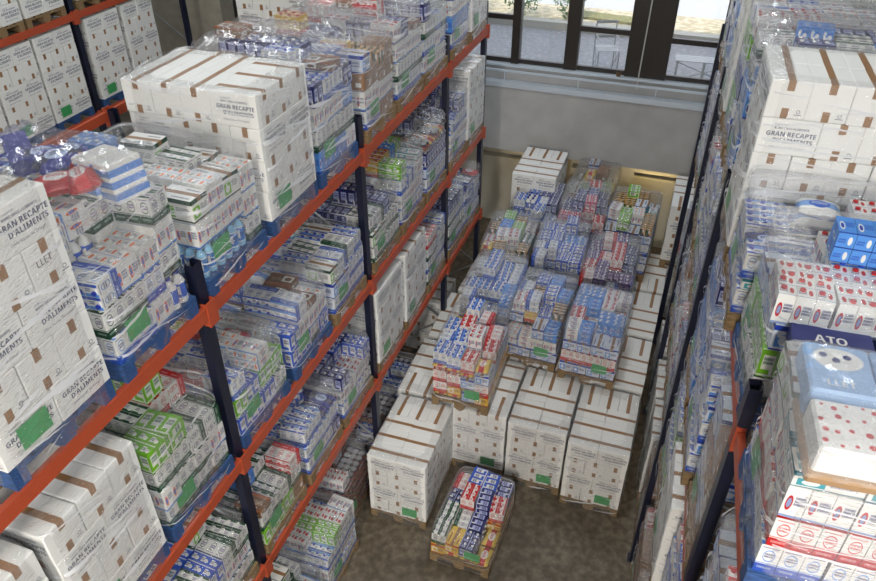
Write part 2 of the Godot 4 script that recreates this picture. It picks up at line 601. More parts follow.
func flush_cartons() -> void:
	cartons.sort_custom(func(a, b): return a.d < b.d)
	for i in mini(290, cartons.size()):
		var q: Dictionary = cartons[i]
		var label: String = "carton, %s out, %s, %s, %s" % ["printed side" if q.long else "taped end", q.row, q.spot, q.where]
		var o := base("donation_carton", label, "carton", q.xf, "white taped cartons " + q.where)
		for b in carton_bits:
			obj(b[0], b[1], b[2], o)
		if q.get("note", "") != "":
			var st := SurfaceTool.new()
			st.begin(Mesh.PRIMITIVE_TRIANGLES)
			letters(st, q.note, 32, 0.055, Vector3(-0.08, 0.12, 0), false)
			obj("handwriting", st.commit(), M.pen, o, Transform3D(Basis(Vector3.UP, PI / 2 * q.side), Vector3((CARTON.x / 2 + 0.001) * q.side, 0, 0)))
	var n := cartons.size() - 290
	print("cartons ", cartons.size())
	if n <= 0:
		return
	var o := Node3D.new()
	o.name = numbered("distant_carton_stacks")
	add_child(o)
	meta(o, "further white taped cartons stacked on the deeper pallets and back rack", "carton")
	o.set_meta("kind", "stuff")
	for b in carton_bits:
		var mm := MultiMesh.new()
		mm.transform_format = MultiMesh.TRANSFORM_3D
		mm.mesh = b[1]
		mm.instance_count = n
		for i in n:
			mm.set_instance_transform(i, cartons[290 + i].xf)
		var mi := MultiMeshInstance3D.new()
		mi.name = "carton_" + b[0]
		mi.multimesh = mm
		mi.material_override = b[2]
		mi.set_meta("kind", "stuff")
		o.add_child(mi, true)

# ------------------------------------------------------------------ pallets and film
var pallet_bits := []
var pallet_mesh: ArrayMesh

func make_pallet() -> void:
	for k in 5:
		var w: float = [0.145, 0.1, 0.145, 0.1, 0.145][k]
		var z: float = [-0.3275, -0.1625, 0.0, 0.1625, 0.3275][k]
		pallet_bits.append(["deck_board", box_mesh(Vector3(1.2, 0.022, w)), Vector3(0, 0.133, z)])
	for x in [-0.5275, 0.0, 0.5275]:
		pallet_bits.append(["cross_board", box_mesh(Vector3(0.145, 0.022, 0.8)), Vector3(x, 0.111, 0)])
		for z in [-0.35, 0.0, 0.35]:
			pallet_bits.append(["block", box_mesh(Vector3(0.145, 0.078, 0.1 if z != 0.0 else 0.145)), Vector3(x, 0.061, z)])
	for z in [-0.35, 0.0, 0.35]:
		pallet_bits.append(["bottom_board", box_mesh(Vector3(1.2, 0.022, 0.1)), Vector3(0, 0.011, z)])
	var st := SurfaceTool.new()
	st.begin(Mesh.PRIMITIVE_TRIANGLES)
	for b in pallet_bits:
		st.append_from(b[1], 0, Transform3D(Basis(), b[2]))
	pallet_mesh = st.commit()

func put_pallet(xf: Transform3D, where: String, blue: bool) -> void:
	var m: Material = M.blue_wood if blue else M.wood
	var label := ("blue-painted pallet carrying the load " if blue else "bare wooden pallet carrying the load ") + where
	if xf.origin.distance_to(EYE) < 6.5:
		var o := base("shipping_pallet", label, "pallet", xf)
		for b in pallet_bits:
			obj(b[0], b[1], m, o, Transform3D(Basis(), b[2]))
	else:
		meta(obj("shipping_pallet", pallet_mesh, m, null, xf), label, "pallet")

func round_rect(t: float) -> Vector3:   # point on a rounded square of side 1, t in 0..1
	var a := TAU * t
	var c := Vector2(cos(a), sin(a))
	var k := pow(pow(absf(c.x), 9.0) + pow(absf(c.y), 9.0), 1.0 / 9.0)
	return Vector3(c.x / k * 0.5, 0, c.y / k * 0.5)

func make_films() -> void:
	var noise := FastNoiseLite.new()
	noise.frequency = 1.0
	for v in 5:
		noise.seed = 40 + v
		var n := 64
		var rows := 18
		var st := SurfaceTool.new()
		st.begin(Mesh.PRIMITIVE_TRIANGLES)
		st.set_smooth_group(0)
		var pts := []
		for r in rows + 4:
			var line := []
			var y := minf(1.0, float(r) / rows)
			var inset := [0.0, 0.025, 0.075, 0.15][maxi(0, r - rows)] as float
			var up := [0.0, 0.012, 0.016, 0.005][maxi(0, r - rows)] as float
			for i in n + 1:
				var t := float(i % n) / n
				var p := round_rect(t + 0.125)
				var crease := noise.get_noise_3d(cos(TAU * t) * 3.2, y * 9.0 + sin(TAU * t) * 2.0, sin(TAU * t) * 3.2)
				var bulge := noise.get_noise_3d(cos(TAU * t) * 1.2 + 9.0, y * 2.5, sin(TAU * t) * 1.2)
				var k := 1.018 + 0.022 * absf(crease) + 0.018 * bulge - inset * 2.0
				line.append(Vector3(p.x * k, y + up + (0.01 * crease if r > rows - 2 else 0.0), p.z * k))
			pts.append(line)
		for r in pts.size() - 1:
			for i in n:
				var q := [pts[r][i + 1], pts[r][i], pts[r + 1][i], pts[r + 1][i + 1]]
				var u0 := Vector2(float(i + 1) / n, 1.0 - float(r) / rows)
				var uvs := [u0, Vector2(float(i) / n, u0.y), Vector2(float(i) / n, u0.y - 1.0 / rows), Vector2(u0.x, u0.y - 1.0 / rows)]
				for k in [0, 3, 2, 0, 2, 1]:
					st.set_uv(uvs[k])
					st.add_vertex(q[k])
		st.index()
		st.generate_normals()
		film_mesh.append(st.commit())
		# twisted ropes and double layers of film that run round the load
		st = SurfaceTool.new()
		st.begin(Mesh.PRIMITIVE_TRIANGLES)
		st.set_smooth_group(-1)
		for f in 60:
			var t0 := rng.randf()
			var len := rng.randf_range(0.06, 0.26)
			var y0 := rng.randf_range(0.03, 0.97)
			var slope := rng.randf_range(-0.35, 0.35)
			var w := rng.randf_range(0.003, 0.013)
			var steps := 12
			for s in steps:
				var ps := []
				for e in [0, 1]:
					var t: float = t0 + len * (s + e) / steps
					var y: float = y0 + slope * len * (s + e) / steps * 2.0 + 0.01 * noise.get_noise_2d(t * 40.0, f)
					var ww: float = w * sin(PI * (s + e + 0.3) / (steps + 0.6))
					var p := round_rect(fposmod(t, 1.0)) * 1.046
					ps.append(Vector3(p.x, clampf(y - ww, 0.0, 1.01), p.z))
					ps.append(Vector3(p.x * 1.004, clampf(y + ww, 0.0, 1.01), p.z * 1.004))
				quad(st, ps[2], ps[0], ps[1], ps[3])
		st.generate_normals()
		fold_mesh.append(st.commit())
		# loose sheet thrown over the top
		st = SurfaceTool.new()
		st.begin(Mesh.PRIMITIVE_TRIANGLES)
		st.set_smooth_group(0)
		var g := 26
		for i in g:
			for j in g:
				var q := []
				for o in [[0, 0], [1, 0], [1, 1], [0, 1]]:
					var u: float = float(i + o[0]) / g - 0.5
					var w: float = float(j + o[1]) / g - 0.5
					var edge := maxf(absf(u), absf(w)) * 2.0
					q.append([Vector3(u * 1.02, 0.035 * noise.get_noise_2d(u * 9.0, w * 9.0) + 0.03 * absf(noise.get_noise_2d(u * 3.0 + 7.0, w * 14.0)) - 0.12 * pow(edge, 8.0), w * 1.02), Vector2(u + 0.5, w + 0.5)])
				for k in [0, 1, 2, 0, 2, 3]:
					st.set_uv(q[k][1])
					st.add_vertex(q[k][0])
		st.index()
		st.generate_normals()
		sheet_mesh.append(st.commit())

func put_film(xf: Transform3D, h: float, depth: float, width: float, where: String, sheet: bool, sheet_y := 0.0, heavy := false) -> void:
	var v := rng.randi() % 5
	var o := base("stretch_film", "clear stretch film wrapping the load " + where, "film", xf)
	var s := Vector3(depth + 0.012, h, width + 0.012)
	obj("wrap", film_mesh[v], M.film_heavy if heavy else M.film, o, Transform3D(Basis.from_scale(s), Vector3(0, 0.02, 0)))
	var f := obj("film_folds", fold_mesh[(v + 2) % 5], M.fold, o, Transform3D(Basis.from_scale(s), Vector3(0, 0.02, 0)))
	f.set_meta("kind", "stuff")
	if sheet:
		obj("top_sheet", sheet_mesh[(v + 1) % 5], M.film, o, Transform3D(Basis.from_scale(Vector3(s.x, 1, s.z)), Vector3(0, maxf(h, sheet_y) + 0.035, 0)))

func put_card(xf: Transform3D, depth: float, where: String, side: int, y := 0.2) -> void:
	var o := obj("green_card", M.card_mesh, M.green, null, xf * Transform3D(Basis(Vector3(0, 0, 1), 0.03), Vector3(depth / 2 + 0.006, y, 0.17 * side)))
	meta(o, "green paper sheet stuck to the load " + where, "paper label")

# a pallet of white cartons, nine to a layer; sides: which of local -z and +z can be seen
func white_load(xf: Transform3D, rows: int, where: String, sides: Array, opt := {}) -> void:
	if not opt.get("bare", false):
		put_pallet(xf, where, opt.get("blue", false))
	var y: float = 0.0 if opt.get("bare", false) else 0.144
	var all: bool = opt.get("all", false)
	var k := 1.0
	for r in rows:
		var flip := -1.0 if (r + int(opt.get("first", 0))) % 2 == 1 else 1.0
		var spots := []
		for i in 3:
			spots.append([Vector3(-0.4, 0, (i - 1) * 0.267), 0.0, true, i == 0, i == 2])
		for i in 3:
			for j in 2:
				spots.append([Vector3(-0.0665 + i * 0.267, 0, (j - 0.5) * 0.4), PI / 2, i == 2, j == 0, j == 1])
		for s in spots:
			var p: Vector3 = s[0]
			var front: bool = (p.x * flip > 0.39) or (s[1] == 0.0 and flip < 0)
			if s[1] == 0.0 and flip > 0:
				front = false
			var seen: bool = r == rows - 1 or front or (s[3] and sides.has(-1)) or (s[4] and sides.has(1)) or all
			if not seen:
				continue
			p.x *= flip
			var turn: float = s[1] + (PI if rng.randf() < 0.5 else 0.0) + rng.randf_range(-0.012, 0.012)
			var q := Transform3D(Basis(Vector3.UP, turn), p + Vector3(rng.randf_range(-0.004, 0.004), y + r * (CARTON.y + 0.002), rng.randf_range(-0.004, 0.004)))
			var along: Array = ["right", "middle", "left"] if opt.get("floor", false) else (["far", "middle", "near"] if sides.has(1) else ["near", "middle", "far"])
			var spot: String = ["rear", "mid-rear", "mid-front", "front"][clampi(int((p.x + 0.6) / 0.3), 0, 3)] + " " + along[clampi(int((p.z + 0.4) / 0.267), 0, 2)]
			var entry := {"spot": spot, "xf": xf * q, "where": where, "long": (s[1] != 0.0) == front, "row": "top layer" if r == rows - 1 else ["bottom layer", "second layer up", "third layer up", "fourth layer up"][r], "d": (xf * q.origin).distance_to(EYE)}
			if opt.has("note") and opt.note[0] == r and front and absf(p.z) < 0.3 and not opt.has("noted"):
				if opt.note[1] == signf(roundf(p.z * 4)):
					entry.note = "LLET"
					entry.side = 1.0 if absf(fposmod(turn + PI / 2, TAU) - PI / 2) < 0.3 else -1.0
			cartons.append(entry)
	var h := y + rows * (CARTON.y + 0.002)
	if opt.get("film", true):
		put_film(xf, h - 0.02, 1.2, 0.8, where, opt.get("sheet", false))
	if opt.get("card", true):
		put_card(xf, 1.2, where, int(opt.get("card_side", 1)), y + 0.13)

# a pallet of mixed goods in 4 x 4 columns; plan: product codes from the bottom up, tops: what lies on top
func mixed_load(xf: Transform3D, height: float, where: String, plan: Array, tops: Array, sides: Array, opt := {}) -> void:
	put_pallet(xf, where, opt.get("blue", false))
	var most := 0.0
	var peak := 0.0
	var lying: float = opt.get("lying", 0.35)
	var first_wild: float = opt.get("wild", 0.25)
	var drift := []
	for k in 16:
		drift.append(Vector3(rng.randf_range(-0.012, 0.012), 0, rng.randf_range(-0.01, 0.01)))
	for bx in 4:
		for bz in 4:
			var y := 0.146
			var stack := []
			var lay := 0
			var goal: float = height * rng.randf_range(0.95, 1.05)
			while true:
				var code: String = plan[lay % plan.size()]
				if rng.randf() < first_wild:
					code = plan[(lay + 1 + (bx / 2) + (bz / 2)) % plan.size()]
				if y + goods_height(code) > goal:
					break
				stack.append([code, y])
				y += goods_height(code)
				lay += 1
			var inner: bool = (bx == 1 or bx == 2 or bx == 0) and (bz == 1 or bz == 2)
			var extra := (2 if rng.randf() < 0.35 else 1) if inner else (1 if rng.randf() < 0.72 else 0)
			for e in extra:
				var t: String = tops[(bx / 2 + bz / 2 + e) % tops.size()] if rng.randf() < 0.6 else tops[rng.randi() % tops.size()]
				if y + goods_height(t) < height + (0.34 if inner else 0.2):
					stack.append([t, y])
					y += goods_height(t)
			most = maxf(most, y if not inner else y - 0.1)
			peak = maxf(peak, y)
			for i in stack.size():
				var last := i >= stack.size() - 2
				var seen := last or bx == 3 or (bz == 0 and sides.has(-1)) or (bz == 3 and sides.has(1))
				if not seen:
					continue
				var top := i == stack.size() - 1
				var code: String = stack[i][0]
				var turn := rng.randf_range(-0.09, 0.09) if top else rng.randf_range(-0.015, 0.015)
				if rng.randf() < 0.5:
					turn += PI
				var sag := rng.randf_range(-0.007, 0.007)
				var place := Transform3D(Basis(Vector3.UP, turn), Vector3(-0.435 + bx * 0.29 + sag, stack[i][1], -0.2925 + bz * 0.195 + sag) + drift[i % 16])
				if top and GOODS[code][3] in ["pack"] and rng.randf() < lying:
					place = place * Transform3D(Basis(Vector3.RIGHT, PI / 2), Vector3(0, 0.095, -0.1))
				var along: Array = ["right", "mid-right", "mid-left", "left"] if opt.get("floor", false) else (["far", "mid-far", "mid-near", "near"] if sides.has(1) else ["near", "mid-near", "mid-far", "far"])
				var tier: String = "topmost" if top else ["lowest", "second-up", "third-up", "fourth-up", "fifth-up", "sixth-up", "seventh-up", "eighth-up"][mini(i, 7)]
				put_goods(code, xf * place, where, "%s # %s %s" % [tier, ["rear", "mid-rear", "mid-front", "front"][bx], along[bz]])
	put_film(xf, most * 0.985, 1.16, 0.78, where, opt.get("sheet", rng.randf() < 0.55), peak, opt.get("heavy", false))
	if opt.get("card", true):
		put_card(xf, 1.17, where, int(opt.get("card_side", 1)), 0.32)

# ------------------------------------------------------------------ racks
var post_mesh: ArrayMesh

func make_post(h: float) -> ArrayMesh:
	# an open C section, folded sheet 4 mm thick, mouth to the rear (local -x)
	var st := st_new()
	add_box(st, Vector3(-0.004, 0, -0.05), Vector3(0, h, 0.05))
	add_box(st, Vector3(-0.075, 0, -0.05), Vector3(-0.004, h, -0.046))
	add_box(st, Vector3(-0.075, 0, 0.046), Vector3(-0.004, h, 0.05))
	add_box(st, Vector3(-0.075, 0, -0.046), Vector3(-0.071, h, -0.02))
	add_box(st, Vector3(-0.075, 0, 0.02), Vector3(-0.071, h, 0.046))
	return done(st)

# frame: local +x faces the aisle, local z runs along the rack; posts at zs; beams at tops of level
func rack(xf: Transform3D, zs: Array, levels: Array, top: float, label: String, depth := 1.1, proud := 0.0) -> void:
	var o := base("pallet_rack", label, "rack", xf)
	var post := make_post(top)
	var foot := box_mesh(Vector3(0.13, 0.012, 0.13), Vector3(-0.037, 0.006, 0))
	for z in zs:
		var f := Node3D.new()
		f.name = "upright_frame"
		o.add_child(f, true)
		f.position = Vector3(0, 0, z)
		obj("post", post, M.navy, f, at_px(proud if z > 1.0 else proud * 0.4, 0, 0))
		obj("post", post, M.navy, f, Transform3D(Basis(Vector3.UP, PI), Vector3(-depth, 0, 0)))
		obj("foot_plate", foot, M.navy, f, at_px(proud if z > 1.0 else proud * 0.4, 0, 0))
		obj("foot_plate", foot, M.navy, f, at_px(-depth + 0.074, 0, 0))
		var y := 0.25
		var flip := false
		while y + 0.75 < top:
			obj("brace", bar(Vector3(-0.06 if flip else -depth + 0.06, y, 0), Vector3(-depth + 0.06 if flip else -0.06, y + 0.7, 0), 0.016), M.steel, f)
			y += 0.75
			flip = not flip
	for i in zs.size() - 1:
		var a: float = zs[i]
		var b: float = zs[i + 1]
		var n := absf(b - a) - 0.1
		var m := box_mesh(Vector3(0.045, 0.105, n), Vector3(0.018, -0.0525, 0))
		var c := box_mesh(Vector3(0.012, 0.21, 0.055), Vector3(0.046, -0.07, 0))
		var hook := box_mesh(Vector3(0.05, 0.2, 0.006), Vector3(0.018, -0.07, 0))
		for y in levels:
			for s in [0, 1]:
				var h := obj("beam", m, M.orange, o, Transform3D(Basis(Vector3.UP, PI * s), Vector3(-depth * s, y, (a + b) / 2)))
				for e in [-1, 1]:
					obj("end_connector", c, M.orange, h, at_px(0, 0, e * (n / 2 + 0.022)))
					obj("connector_flange", hook, M.orange, h, at_px(0, 0, e * (n / 2 - 0.002)))

# ------------------------------------------------------------------ scene
func _ready() -> void:
	rng.seed = 20131
	# camera
	var cam := Camera3D.new()
	cam.name = "camera"
	add_child(cam)
	cam.fov = 43.03
	cam.near = 0.05
	cam.position = EYE
	cam.rotation_degrees = Vector3(-35.58, 19.02, 0.13)
	cam.current = true
	# sky and exposure
	var env := Environment.new()
	env.background_mode = Environment.BG_SKY
	var sk := ProceduralSkyMaterial.new()
	sk.sky_top_color = Color(0.72, 0.75, 0.80)
	sk.sky_horizon_color = Color(0.92, 0.93, 0.95)
	sk.ground_horizon_color = Color(0.62, 0.62, 0.6)
	sk.ground_bottom_color = Color(0.4, 0.4, 0.38)
	sk.sky_energy_multiplier = 1.7
	env.sky = Sky.new()
	env.sky.sky_material = sk
	env.tonemap_mode = Environment.TONE_MAPPER_LINEAR
	env.tonemap_exposure = 1.03
	env.sdfgi_enabled = true
	env.ssao_enabled = true
	env.ssil_enabled = true
	var we := WorldEnvironment.new()
	we.name = "environment"
	we.environment = env
	add_child(we)
	# sun from behind the building: the terrace under the windows lies in the building's shade
	var sun := DirectionalLight3D.new()
	sun.name = "sun"
	sun.light_energy = 1.3
	sun.light_color = Color(1.0, 0.96, 0.88)
	sun.light_angular_distance = 0.6
	sun.shadow_enabled = true
	sun.rotation_degrees = Vector3(-62, -24, 0)
	add_child(sun)
	make_materials()
	# the hall's ceiling lamps, above the picture
	for p in [[0.0, 9.5, 19.0, 0.0], [3.6, 3.0, 6.2, 0.6], [-1.2, -6.0, 0.6, 1.0], [-1.2, -10.8, 0.75, 1.0], [-7.4, -3.0, 1.0, 1.0], [-7.4, -9.0, 0.8, 1.0]]:
		ceiling_lamp(p[0], p[1], p[2], p[3])
	make_atlas()
	make_carton()
	make_pallet()
	make_films()
	make_units()
	shell()
	outside()
	racks_and_loads()
	floor_loads()
	flush_cartons()
	flush_goods()

func ceiling_lamp(x: float, z: float, e: float, cool: float) -> void:
	var o := base("ceiling_lamp", "long fluorescent lamp under the hall roof, " + {9.5: "behind the camera", 3.0: "near the right wall", -6.0: "above the aisle middle", -10.8: "above the aisle end", -3.0: "above the rear aisle start", -9.0: "above the rear aisle end"}[z], "lamp", at_px(x, 10.75, z), "ceiling lamps")
	obj("housing", box_mesh(Vector3(0.9, 0.1, 2.4), Vector3(0, 0.09, 0)), M.steel, o)
	for s in [-0.3, 0, 0.3]:
		obj("tube", box_mesh(Vector3(0.12, 0.03, 2.2), Vector3(s, 0.02, 0)), M.tube, o)
	for s in [-1, 1]:
		obj("rod", bar(Vector3(0, 0.12, s), Vector3(0, 0.65, s), 0.01), M.steel, o)
	var l := AreaLight3D.new()
	l.name = "ceiling_lamp_glow"
	l.area_size = Vector2(0.8, 2.2)
	l.light_energy = 16.0 * e
	l.light_color = Color(1.0, 0.97, 0.925).lerp(Color(0.95, 0.98, 1.0), cool)
	l.area_range = 40.0
	l.shadow_enabled = true
	l.transform = Transform3D(Basis(Vector3.RIGHT, -PI / 2), Vector3(x, 10.74, z))
	add_child(l)

func noise_tex(size: int, freq: float, seed_: int, lo: Color, hi: Color, octaves := 4, type := FastNoiseLite.TYPE_SIMPLEX) -> ImageTexture:
	var n := FastNoiseLite.new()
	n.seed = seed_
	n.frequency = freq
	n.noise_type = type
	n.fractal_octaves = octaves
	var im := n.get_seamless_image(size, size)
	im.convert(Image.FORMAT_RGB8)
	for y in size:
		for x in size:
			im.set_pixel(x, y, lo.lerp(hi, im.get_pixel(x, y).r))
	return ImageTexture.create_from_image(im)

func make_materials() -> void:
	M.card = mat(Color(0.85, 0.85, 0.84), 0.7)
	M.tape = mat(Color(0.55, 0.41, 0.28), 0.35)
	M.ink = mat(Color(0.20, 0.23, 0.36), 0.7)
	M.pen = mat(Color(0.12, 0.12, 0.13), 0.7)
	M.green = mat(Color(0.22, 0.58, 0.33), 0.6)
	M.wood = mat(Color(0.60, 0.50, 0.36), 0.8)
	M.wood.albedo_texture = noise_tex(256, 0.02, 3, Color(0.6, 0.58, 0.55), Color(1, 1, 1))
	M.wood.uv1_triplanar = true
	M.wood.uv1_scale = Vector3(1.5, 9, 9)
	M.blue_wood = mat(Color(0.20, 0.36, 0.60), 0.6)
	M.blue_wood.albedo_texture = M.wood.albedo_texture
	M.blue_wood.uv1_triplanar = true
	M.blue_wood.uv1_scale = Vector3(1.5, 9, 9)
	M.orange = mat(Color(0.64, 0.27, 0.16), 0.45)
	M.navy = mat(Color(0.075, 0.09, 0.17), 0.38)
	M.steel = mat(Color(0.58, 0.59, 0.60), 0.4, 0.6)
	M.film = mat(Color(0.95, 0.96, 0.98, 0.05), 0.10)
	M.film.transparency = BaseMaterial3D.TRANSPARENCY_ALPHA
	M.film.cull_mode = BaseMaterial3D.CULL_DISABLED
	var n := FastNoiseLite.new()
	n.seed = 5
	n.frequency = 0.045
	n.fractal_octaves = 4
	n.fractal_type = FastNoiseLite.FRACTAL_RIDGED
	var im := n.get_seamless_image(512, 128)
	im.resize(512, 512, Image.INTERPOLATE_CUBIC)
	im.convert(Image.FORMAT_RGBA8)
	var im2 := im.duplicate() as Image
	im2.rotate_90(CLOCKWISE)
	im2.bump_map_to_normal_map(7.0)
	M.film.normal_enabled = true
	M.film.normal_texture = ImageTexture.create_from_image(im2)
	M.film.normal_scale = 1.4
	M.film.uv1_scale = Vector3(5, 2.5, 1)
	M.film_heavy = M.film.duplicate()
	M.film_heavy.albedo_color.a = 0.11
	M.fold = mat(Color(0.96, 0.97, 0.99, 0.58), 0.3)
	M.fold.transparency = BaseMaterial3D.TRANSPARENCY_ALPHA
	M.fold.cull_mode = BaseMaterial3D.CULL_DISABLED
	M.card_mesh = box_mesh(Vector3(0.0012, 0.15, 0.21))
	M.tube = mat(Color(1, 1, 1), 0.5)
	M.tube.emission_enabled = true
	M.tube.emission = Color(1.0, 0.98, 0.94)
	M.tube.emission_energy_multiplier = 6.0
	M.floor = mat(Color(0.50, 0.46, 0.40), 0.5)
	M.floor.albedo_texture = noise_tex(1024, 0.02, 11, Color(0.62, 0.60, 0.57), Color(1.0, 1.0, 1.0), 8)
	M.floor.uv1_triplanar = true
	M.floor.uv1_world_triplanar = true
	M.floor.uv1_scale = Vector3(0.3, 0.3, 0.3)
	M.floor.detail_enabled = true
	M.floor.detail_blend_mode = BaseMaterial3D.BLEND_MODE_MUL
	M.floor.detail_albedo = noise_tex(512, 0.006, 12, Color(0.72, 0.70, 0.66), Color(1.0, 1.0, 1.0), 3)
	M.plaster = mat(Color(0.69, 0.69, 0.69), 0.85)
	M.plaster.albedo_texture = noise_tex(256, 0.01, 21, Color(0.9, 0.9, 0.9), Color(1, 1, 1), 5)
	M.plaster.uv1_triplanar = true
	M.plaster.uv1_scale = Vector3(0.4, 0.4, 0.4)
	M.beige = mat(Color(0.76, 0.74, 0.68), 0.85)
	M.concrete = mat(Color(0.62, 0.60, 0.55), 0.85)
	M.concrete.albedo_texture = M.plaster.albedo_texture
	M.concrete.uv1_triplanar = true
	M.ceiling = mat(Color(0.75, 0.75, 0.74), 0.9)
	M.dark_frame = mat(Color(0.14, 0.12, 0.105), 0.45)
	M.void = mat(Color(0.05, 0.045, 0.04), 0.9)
	M.sill = mat(Color(0.78, 0.82, 0.86), 0.35, 0.3)
	M.glass = mat(Color(0.9, 0.95, 0.96, 0.06), 0.03)
	M.glass.transparency = BaseMaterial3D.TRANSPARENCY_ALPHA
	M.warm = mat(Color(1, 0.9, 0.65), 0.5)
	M.warm.emission_enabled = true
	M.warm.emission = Color(1.0, 0.82, 0.5)
	M.warm.emission_energy_multiplier = 4.0
	M.paving = mat(Color(0.60, 0.60, 0.62), 0.8)
	M.paving.albedo_texture = noise_tex(256, 0.06, 31, Color(0.7, 0.7, 0.7), Color(1, 1, 1), 4, FastNoiseLite.TYPE_CELLULAR)
	M.paving.uv1_triplanar = true
	M.paving.uv1_world_triplanar = true
	M.paving.uv1_scale = Vector3(0.7, 0.7, 0.7)
	M.road = mat(Color(0.66, 0.67, 0.69), 0.85)
	M.gravel = mat(Color(0.80, 0.77, 0.70), 0.9)
	M.gravel.albedo_texture = noise_tex(256, 0.03, 33, Color(0.7, 0.68, 0.6), Color(1, 1, 1), 5)
	M.gravel.uv1_triplanar = true
	M.gravel.uv1_world_triplanar = true
	M.gravel.uv1_scale = Vector3(0.5, 0.5, 0.5)
	M.grass = mat(Color(0.60, 0.60, 0.42), 0.9)
	M.grass.albedo_texture = noise_tex(256, 0.05, 35, Color(0.5, 0.5, 0.4), Color(1, 1, 1), 5)
	M.grass.uv1_triplanar = true
	M.grass.uv1_world_triplanar = true
	M.leaf = mat(Color(0.22, 0.34, 0.13), 0.6)
	M.leaf.backlight_enabled = true
	M.leaf.backlight = Color(0.25, 0.4, 0.1)
	M.kerb = mat(Color(0.66, 0.65, 0.61), 0.85)

func slab(called: String, lo: Vector3, hi: Vector3, m: Material) -> MeshInstance3D:
	var c := (lo + hi) / 2
	return setting(called, box_mesh(hi - lo), m, Transform3D(Basis(), c))

func shell() -> void:
	slab("floor", Vector3(-15, -0.2, -14.6), Vector3(4.5, 0, 15), M.floor)
	slab("ceiling", Vector3(-15, 11.4, -14.2), Vector3(4.5, 11.7, 15), M.ceiling)
	slab("wall_left", Vector3(-15.2, 0, -14.6), Vector3(-15, 11.7, 15), M.plaster)
	slab("wall_right", Vector3(4.5, 0, -14.6), Vector3(4.7, 11.7, 15), M.plaster)
	slab("wall_back", Vector3(-15, 0, 15), Vector3(4.7, 11.7, 15.2), M.plaster)
	# far wall: grey parapet below the windows, standing proud of the wall under it
	slab("wall_front", Vector3(-9.3, 2.12, -13.75), Vector3(4.5, 3.46, -13.5), M.plaster)
	slab("wall_under_window", Vector3(-9.3, 3.2, -14.1), Vector3(4.5, 3.755, -13.75), M.plaster)
	slab("wall_pillar", Vector3(-15, 0, -14.6), Vector3(-9.3, 11.4, -13.3), M.concrete)
	slab("wall_above_window", Vector3(-9.3, 7.4, -14.1), Vector3(4.5, 11.4, -13.75), M.plaster)
	slab("ceiling_under_walkway", Vector3(-9.3, 2.12, -14.6), Vector3(4.5, 2.3, -13.75), M.beige)
	# lower wall, set back, with three long vent openings near its top
	slab("wall_lower", Vector3(-9.3, 0, -14.6), Vector3(4.5, 1.56, -14.3), M.beige)
	slab("wall_lower_head", Vector3(-9.3, 1.69, -14.6), Vector3(4.5, 2.12, -14.3), M.beige)
	var x := -9.3
	for g in [[-3.9, -2.95], [-1.95, -1.15], [-0.67, 0.2], [0.9, 1.8]]:
		slab("wall_lower_pier", Vector3(x, 1.56, -14.6), Vector3(g[0], 1.69, -14.3), M.beige)
		slab("trim_vent", Vector3(g[0], 1.675, -14.33), Vector3(g[1], 1.69, -14.28), M.beige)
		x = g[1]
	slab("wall_lower_pier", Vector3(x, 1.56, -14.6), Vector3(4.5, 1.69, -14.3), M.beige)
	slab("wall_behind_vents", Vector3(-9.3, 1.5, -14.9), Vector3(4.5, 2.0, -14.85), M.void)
	# metal capping of the parapet, ledge and rail
	var cap := base("parapet_capping", "grey metal capping along the parapet below the windows", "capping", at_px(0, 0, 0))
	obj("flashing", box_mesh(Vector3(13.8, 0.10, 0.02), Vector3(-2.4, 3.47, -13.488)), M.sill, cap)
	obj("cover_plate", box_mesh(Vector3(13.8, 0.03, 0.20), Vector3(-2.4, 3.485, -13.60)), M.sill, cap)
	slab("sill_window", Vector3(-9.3, 3.756, -13.9), Vector3(4.5, 3.795, -13.68), M.sill)
	var rail := base("ledge_rail", "grey metal rail in front of the window frames", "rail", at_px(0, 0, 0))
	obj("rail_bar", box_mesh(Vector3(13.8, 0.035, 0.035), Vector3(-2.4, 3.70, -13.60)), M.sill, rail)
	for i in 9:
		obj("rail_post", box_mesh(Vector3(0.015, 0.2, 0.015), Vector3(-7.6 + i * 1.42, 3.60, -13.60)), M.sill, rail)
	windows()
	# warm strip lamp under the walkway, hidden from above by the parapet
	for xx in [-0.25, -2.6]:
		var o := base("strip_lamp", "warm strip lamp under the walkway near the " + ("wall pier" if xx > -1.0 else "carton stack"), "lamp", at_px(xx, 2.02, -13.98))
		obj("housing", box_mesh(Vector3(0.9, 0.04, 0.12), Vector3(0, 0.075, 0)), M.steel, o)
		obj("tube", box_mesh(Vector3(0.8, 0.03, 0.05), Vector3(0, 0.035, 0)), M.warm, o)
		var l := AreaLight3D.new()
		l.name = "strip_lamp_glow"
		l.area_size = Vector2(0.8, 0.08)
		l.light_energy = 0.45 if xx > -1.0 else 0.12
		l.light_color = Color(1.0, 0.90, 0.66)
		l.area_range = 20.0
		l.shadow_enabled = true
		l.transform = Transform3D(Basis(Vector3.RIGHT, -PI / 2), Vector3(xx, 2.03, -13.98))
		add_child(l)

